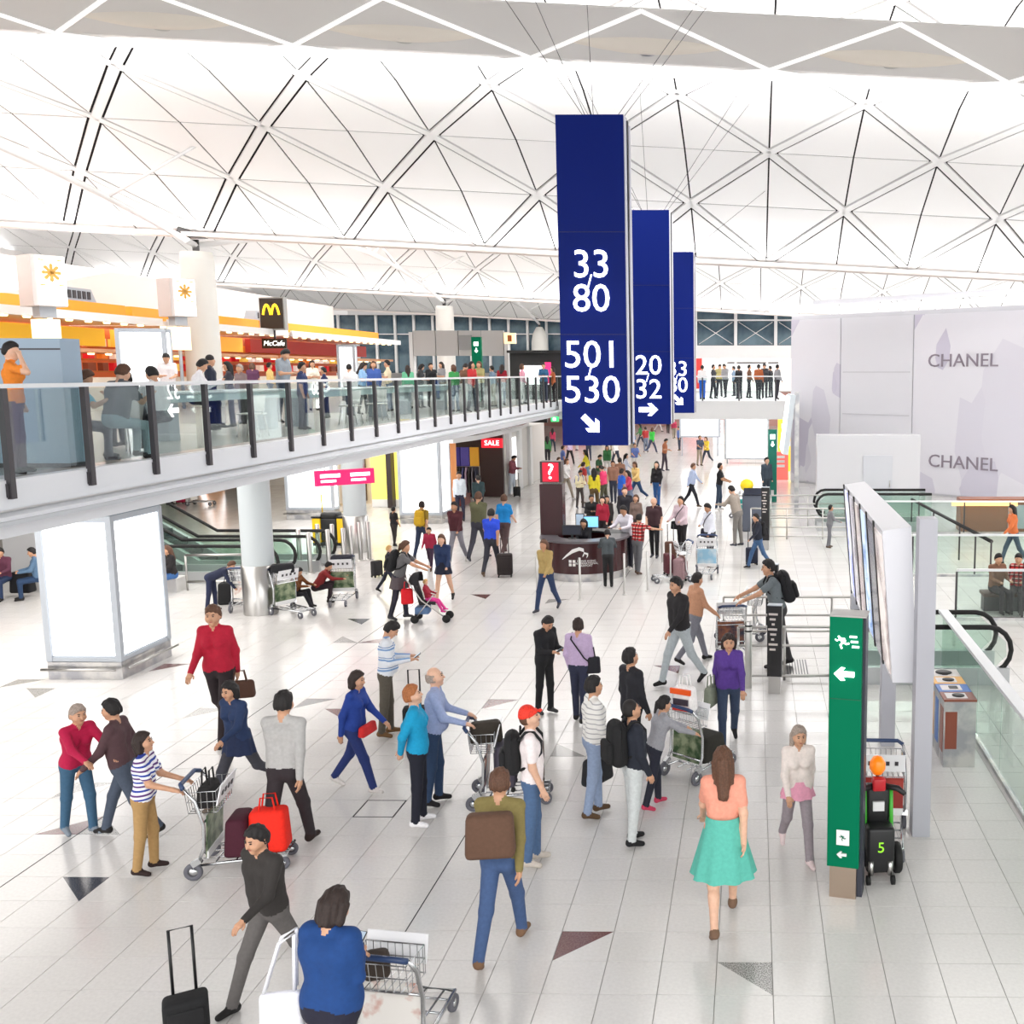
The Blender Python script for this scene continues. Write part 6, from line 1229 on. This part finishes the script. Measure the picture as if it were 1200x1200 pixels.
MB().tube([(-.3, .1, .8), (-.32, .1, 1.6)], .02, 6).build('mop_handle', M('mop_yellow', (230, 190, 30), .5), t); MB().rbox((0, 0, .98), (.52, .5, .2), .09, 3).build('lid', BLACK, t); MB().box((0, 0, .1), (1.0, .5, .1)).build('base', BLACK, t)
for sx in (-1, 1):
    for sy in (-1, 1): MB().tube([(sx * .4 - .02, sy * .2, .05), (sx * .4 + .02, sy * .2, .05)], .05, 10).build('castor', RUBBER, t)
person('person in black trousers behind the escalator with a case', 200, 592, 545, 90, 'stand', (60, 60, 66), (30, 28, 30), ('short', 'black'), near=False, height=1.72); suitcase('magenta suitcase in the shop hall behind the escalator', G(212, 590), 0, (180, 20, 70), .8, False); trolley('trolley in the shop hall behind the escalator', G(224, 592), 90, 'pale')
# right side
person('person in orange top walking behind the glass balustrade', 1186, 662, 576, 260, 'walk', (206, 110, 60), (70, 84, 104), ('long', 'black'), True, 'long', 'long', near=False, height=1.68)
def seat_on(label, px, Y, head, top, hair, fem): x = atY(px, 720, Y).x; t = thing('bench_seat', 'dark bench under the ' + label.split(' sitting')[0], 'bench', (x, Y, 0)); MB().rbox((0, 0, .4), (.6, .5, .08), .02, 2).build('seat', M('bench_brown', (70, 44, 34), .5), t); MB().box((0, .1, .18), (.5, .3, .36)).build('base', DARKM, t); person(label, 0, 0, 0, head, 'sit', top, (50, 44, 50), hair, fem, 'long', 'long', at=(x, Y - .05, .02), height=1.3, near=False)
seat_on('person in brown jacket sitting behind the glass balustrade', 1165, 22.6, 160, (130, 90, 70), ('short', 'black'), False); seat_on('person in red patterned top sitting behind the glass balustrade', 1191, 22.6, 200, PLAID, ('short', 'black'), True)
person('person in black sitting against the white hoarding', 0, 0, 0, 230, 'sitlow', (30, 28, 32), (40, 38, 44), ('short', 'black'), at=(G(946, 562).x, G(946, 562).y - .3, 0), height=1.0, near=False)
# far crowd in the hall under the bridge
pal = [((190, 60, 90), 'rose'), ((60, 70, 90), 'slate'), ((230, 226, 224), 'white'), ((40, 40, 46), 'black'), ((60, 120, 70), 'moss green'), ((90, 110, 170), 'denim blue'), ((220, 190, 60), 'mustard'), ((150, 110, 90), 'tan'), ((120, 130, 140), 'grey'), ((170, 50, 50), 'brick red'), ((200, 180, 210), 'lavender'), ((40, 110, 160), 'sea blue')]
bots = [((50, 56, 72), 'dark jeans'), ((34, 32, 36), 'black trousers'), ((150, 140, 124), 'khaki trousers'), ((110, 120, 140), 'faded jeans'), ((206, 202, 200), 'white trousers')]
crowd = [(648, 530), (660, 560), (668, 545), (676, 528), (688, 570), (690, 540), (700, 520), (702, 575), (712, 560), (716, 528), (722, 548), (727, 585), (733, 572), (744, 556), (746, 588), (708, 596), (697, 602), (729, 604), (655, 578), (741, 536), (751, 524), (757, 530), (764, 532), (779, 552), (790, 514), (796, 528), (803, 512), (783, 508), (772, 506), (820, 546), (828, 544), (856, 522), (642, 545), (684, 590), (664, 585), (719, 590), (738, 600)]
spec = {(764, 532): ((60, 190, 70), (60, 66, 90), 'bright green T-shirt and dark jeans'), (733, 572): ((210, 214, 230), (60, 90, 130), 'pale shirt and blue jeans'), (708, 596): ((230, 60, 110), (80, 80, 60), 'hot pink top'), (729, 604): ((30, 90, 190), (40, 60, 120), 'vivid blue jacket'), (688, 570): ((230, 214, 60), (130, 160, 190), 'yellow top'), (697, 602): ((206, 190, 40), (90, 70, 40), 'lemon yellow coat'), (746, 588): ((236, 200, 130), (40, 70, 110), 'straw coloured top'), (779, 552): ((150, 90, 60), (60, 50, 60), 'rust jacket'), (702, 575): ((50, 90, 60), (110, 100, 100), 'forest green top')}
poses = ['walk', 'stand', 'walk2', 'relax', 'walk', 'push', 'stride', 'text']
where = ['beyond the information desk', 'under the crossing bridge', 'in the far hall', 'among the far crowd', 'near the far stands']
for i, (x, y) in enumerate(crowd):
    sp = spec.get((x, y)); c, cn = pal[(i * 5) % 12]; b, bn = bots[(i * 3) % 5]; fem = i % 2 == 0
    if sp: c, b, lb = sp[0], sp[1], 'person in ' + sp[2] + ' in the crowd beyond the desk'
    else: lb = 'person in %s top and %s %s' % (cn, bn, where[0 if y > 575 else 3 if y > 545 else 2 if y > 520 else 1])
    person(lb, x, y, 0, (i * 67) % 360, poses[i % 8], c, b, (('long', 'short', 'bob', 'short')[i % 4], ('black', 'dark', 'brown', 'black')[i % 4]), fem, ('long', 'short')[i % 2], 'long', SHOE[i % 4], height=1.6 + .03 * (i % 6), near=False, skin=i % 3, group='people in the far hall')
bag('green bag', (0, 0, 0), 0, (.1, .1, .1), (10, 10, 10)) if False else None

# ------------------------------------------------------------------ people on the deck and the bridge
def dk(label, px, Y, head, pose, top, bot, hair, fem=False, h=None, sleeve='short', zs=0., skin=1, bulk=1.):
    x = atY(px, 437, Y).x; sit = pose in ('sit', 'eat')
    if not sit and -11.7 < x < -9.95 and 18.3 < Y < 39.4: Y *= 11.8 / -x; x = -11.8       # stand behind the communal tables
    return person(label, 0, 0, 0, head, pose, top, bot, hair, fem, sleeve, 'long', at=(x, Y, ZM + zs), height=h or (1.3 if sit else 1.7), near=False, skin=skin, bulk=bulk)
dk('person in orange top shading the face at the kiosk board', 14, 12.6, 60, 'headhold', (226, 130, 40), (80, 50, 70), ('short', 'black'), True, 1.62, 'short', 0, 0)
dk('person in turquoise top sitting by the kiosk board', 84, 14.5, 60, 'eat', (20, 170, 200), (40, 44, 60), ('short', 'brown'), True, 1.28)
dk('man in grey T-shirt sitting at a food court table', 131, 14.6, 20, 'eat', (92, 98, 104), (150, 170, 176), ('short', 'brown'), False, 1.36, 'short', 0, 0, 1.12)
dk('woman with dark curly hair facing the man in grey', 156, 17.6, 200, 'eat', (60, 66, 76), (40, 40, 50), ('bob', 'black'), True, 1.3)
dk('person in white sweater sitting behind the mirrored arrow', 185, 16.3, 300, 'eat', (220, 220, 222), (30, 34, 50), ('short', 'black'), False, 1.34, 'long')
dk('man in white shirt standing before the lit panel', 196, 27.0, 150, 'text', (226, 220, 222), (60, 60, 70), ('short', 'black'), False, 1.74)
dk('man in dark beanie and navy jacket at the communal table', 246, 22.0, 70, 'stand', (34, 38, 56), (30, 30, 40), ('beanie', 'black'), False, 1.62, 'long')
dk('person in pale shirt leaning at the communal table', 226, 20.4, 60, 'eat', (226, 222, 226), (40, 40, 50), ('short', 'black'), False, 1.36, 'long', .15)
dk('woman with long black hair beside the man in the beanie', 268, 23.6, 240, 'stand', (60, 56, 66), (40, 40, 50), ('long', 'black'), True, 1.5, 'long')
dk('person with grey hair at the communal table', 282, 25.0, 200, 'stand', (130, 110, 110), (60, 60, 60), ('short', 'grey'), True, 1.45, 'long')
dk('man in grey shirt standing over the communal table', 331, 24.0, 100, 'phone', (134, 142, 150), (60, 70, 90), ('short', 'black'), False, 1.82)
dk('man in dark blue shirt at the communal table', 353, 22.6, 80, 'stand', (44, 56, 96), (30, 36, 60), ('short', 'black'), False, 1.48)
dk('person in navy top sitting behind the mirrored numerals', 380, 25.5, 250, 'stand', (40, 48, 86), (50, 50, 60), ('short', 'black'), False, 1.4)
mz = [(409, 27, 'white'), (424, 28.5, 'sky blue'), (438, 28, 'blue'), (455, 30, 'cream'), (478, 36, 'mint green'), (492, 33, 'charcoal'), (505, 35, 'black'), (518, 36, 'grey'), (532, 33, 'green'), (544, 34.5, 'brown'), (553, 33, 'red'), (562, 37, 'khaki'), (577, 38, 'grey blue'), (588, 39.5, 'crimson'), (612, 41, 'pink'), (637, 43, 'teal blue'), (648, 44, 'orange brown'), (296, 33, 'plum'), (316, 36, 'straw'), (366, 34, 'ivory')]
mc = {'white': (226, 222, 222), 'sky blue': (140, 180, 220), 'blue': (60, 90, 160), 'cream': (222, 206, 176), 'mint green': (110, 190, 150), 'charcoal': (60, 60, 66), 'black': (30, 30, 34), 'grey': (140, 140, 144), 'green': (60, 150, 80), 'brown': (110, 76, 56), 'red': (180, 40, 44), 'khaki': (160, 150, 100), 'grey blue': (110, 130, 150), 'crimson': (150, 24, 40), 'pink': (226, 160, 180), 'teal blue': (50, 100, 140), 'orange brown': (170, 90, 50), 'plum': (90, 50, 80), 'straw': (220, 190, 120), 'ivory': (230, 226, 210)}
for i, (px, Y, c) in enumerate(mz): dk('diner in %s top farther along the food court deck' % c, px, Y, (i * 83) % 360, ('stand', 'text', 'relax', 'fold')[i % 4], mc[c], bots[i % 5][0], (('short', 'long', 'bob')[i % 3], ('black', 'dark', 'brown')[i % 3 if i % 5 else 0]), i % 2 == 1, 1.5 + .05 * (i % 4), ('long', 'short')[i % 2])
bz = [(823, 'white', 'blue', 48.5), (836, 'charcoal', 'dark', 50), (850, 'grey', 'dark', 52), (866, 'black', 'dark', 49.5), (878, 'brown', 'dark', 51), (896, 'charcoal', 'dark', 50.5), (903, 'black', 'dark', 52.5), (911, 'grey', 'dark', 49), (843, 'khaki', 'dark', 54), (860, 'grey blue', 'dark', 55.5), (889, 'orange brown', 'dark', 48.8)]
for i, (px, c, b, Y) in enumerate(bz): dk('person in %s top standing on the crossing bridge' % c if i not in (5, 3, 7) else 'person in %s jacket at the bridge rail' % c, px, Y, (i * 110) % 360, ('stand', 'relax', 'text')[i % 3], mc[c], (30, 90, 190) if b == 'blue' else (44, 44, 52), ('short', 'black'), i % 2 == 1, 1.6 + .04 * (i % 3), 'long')
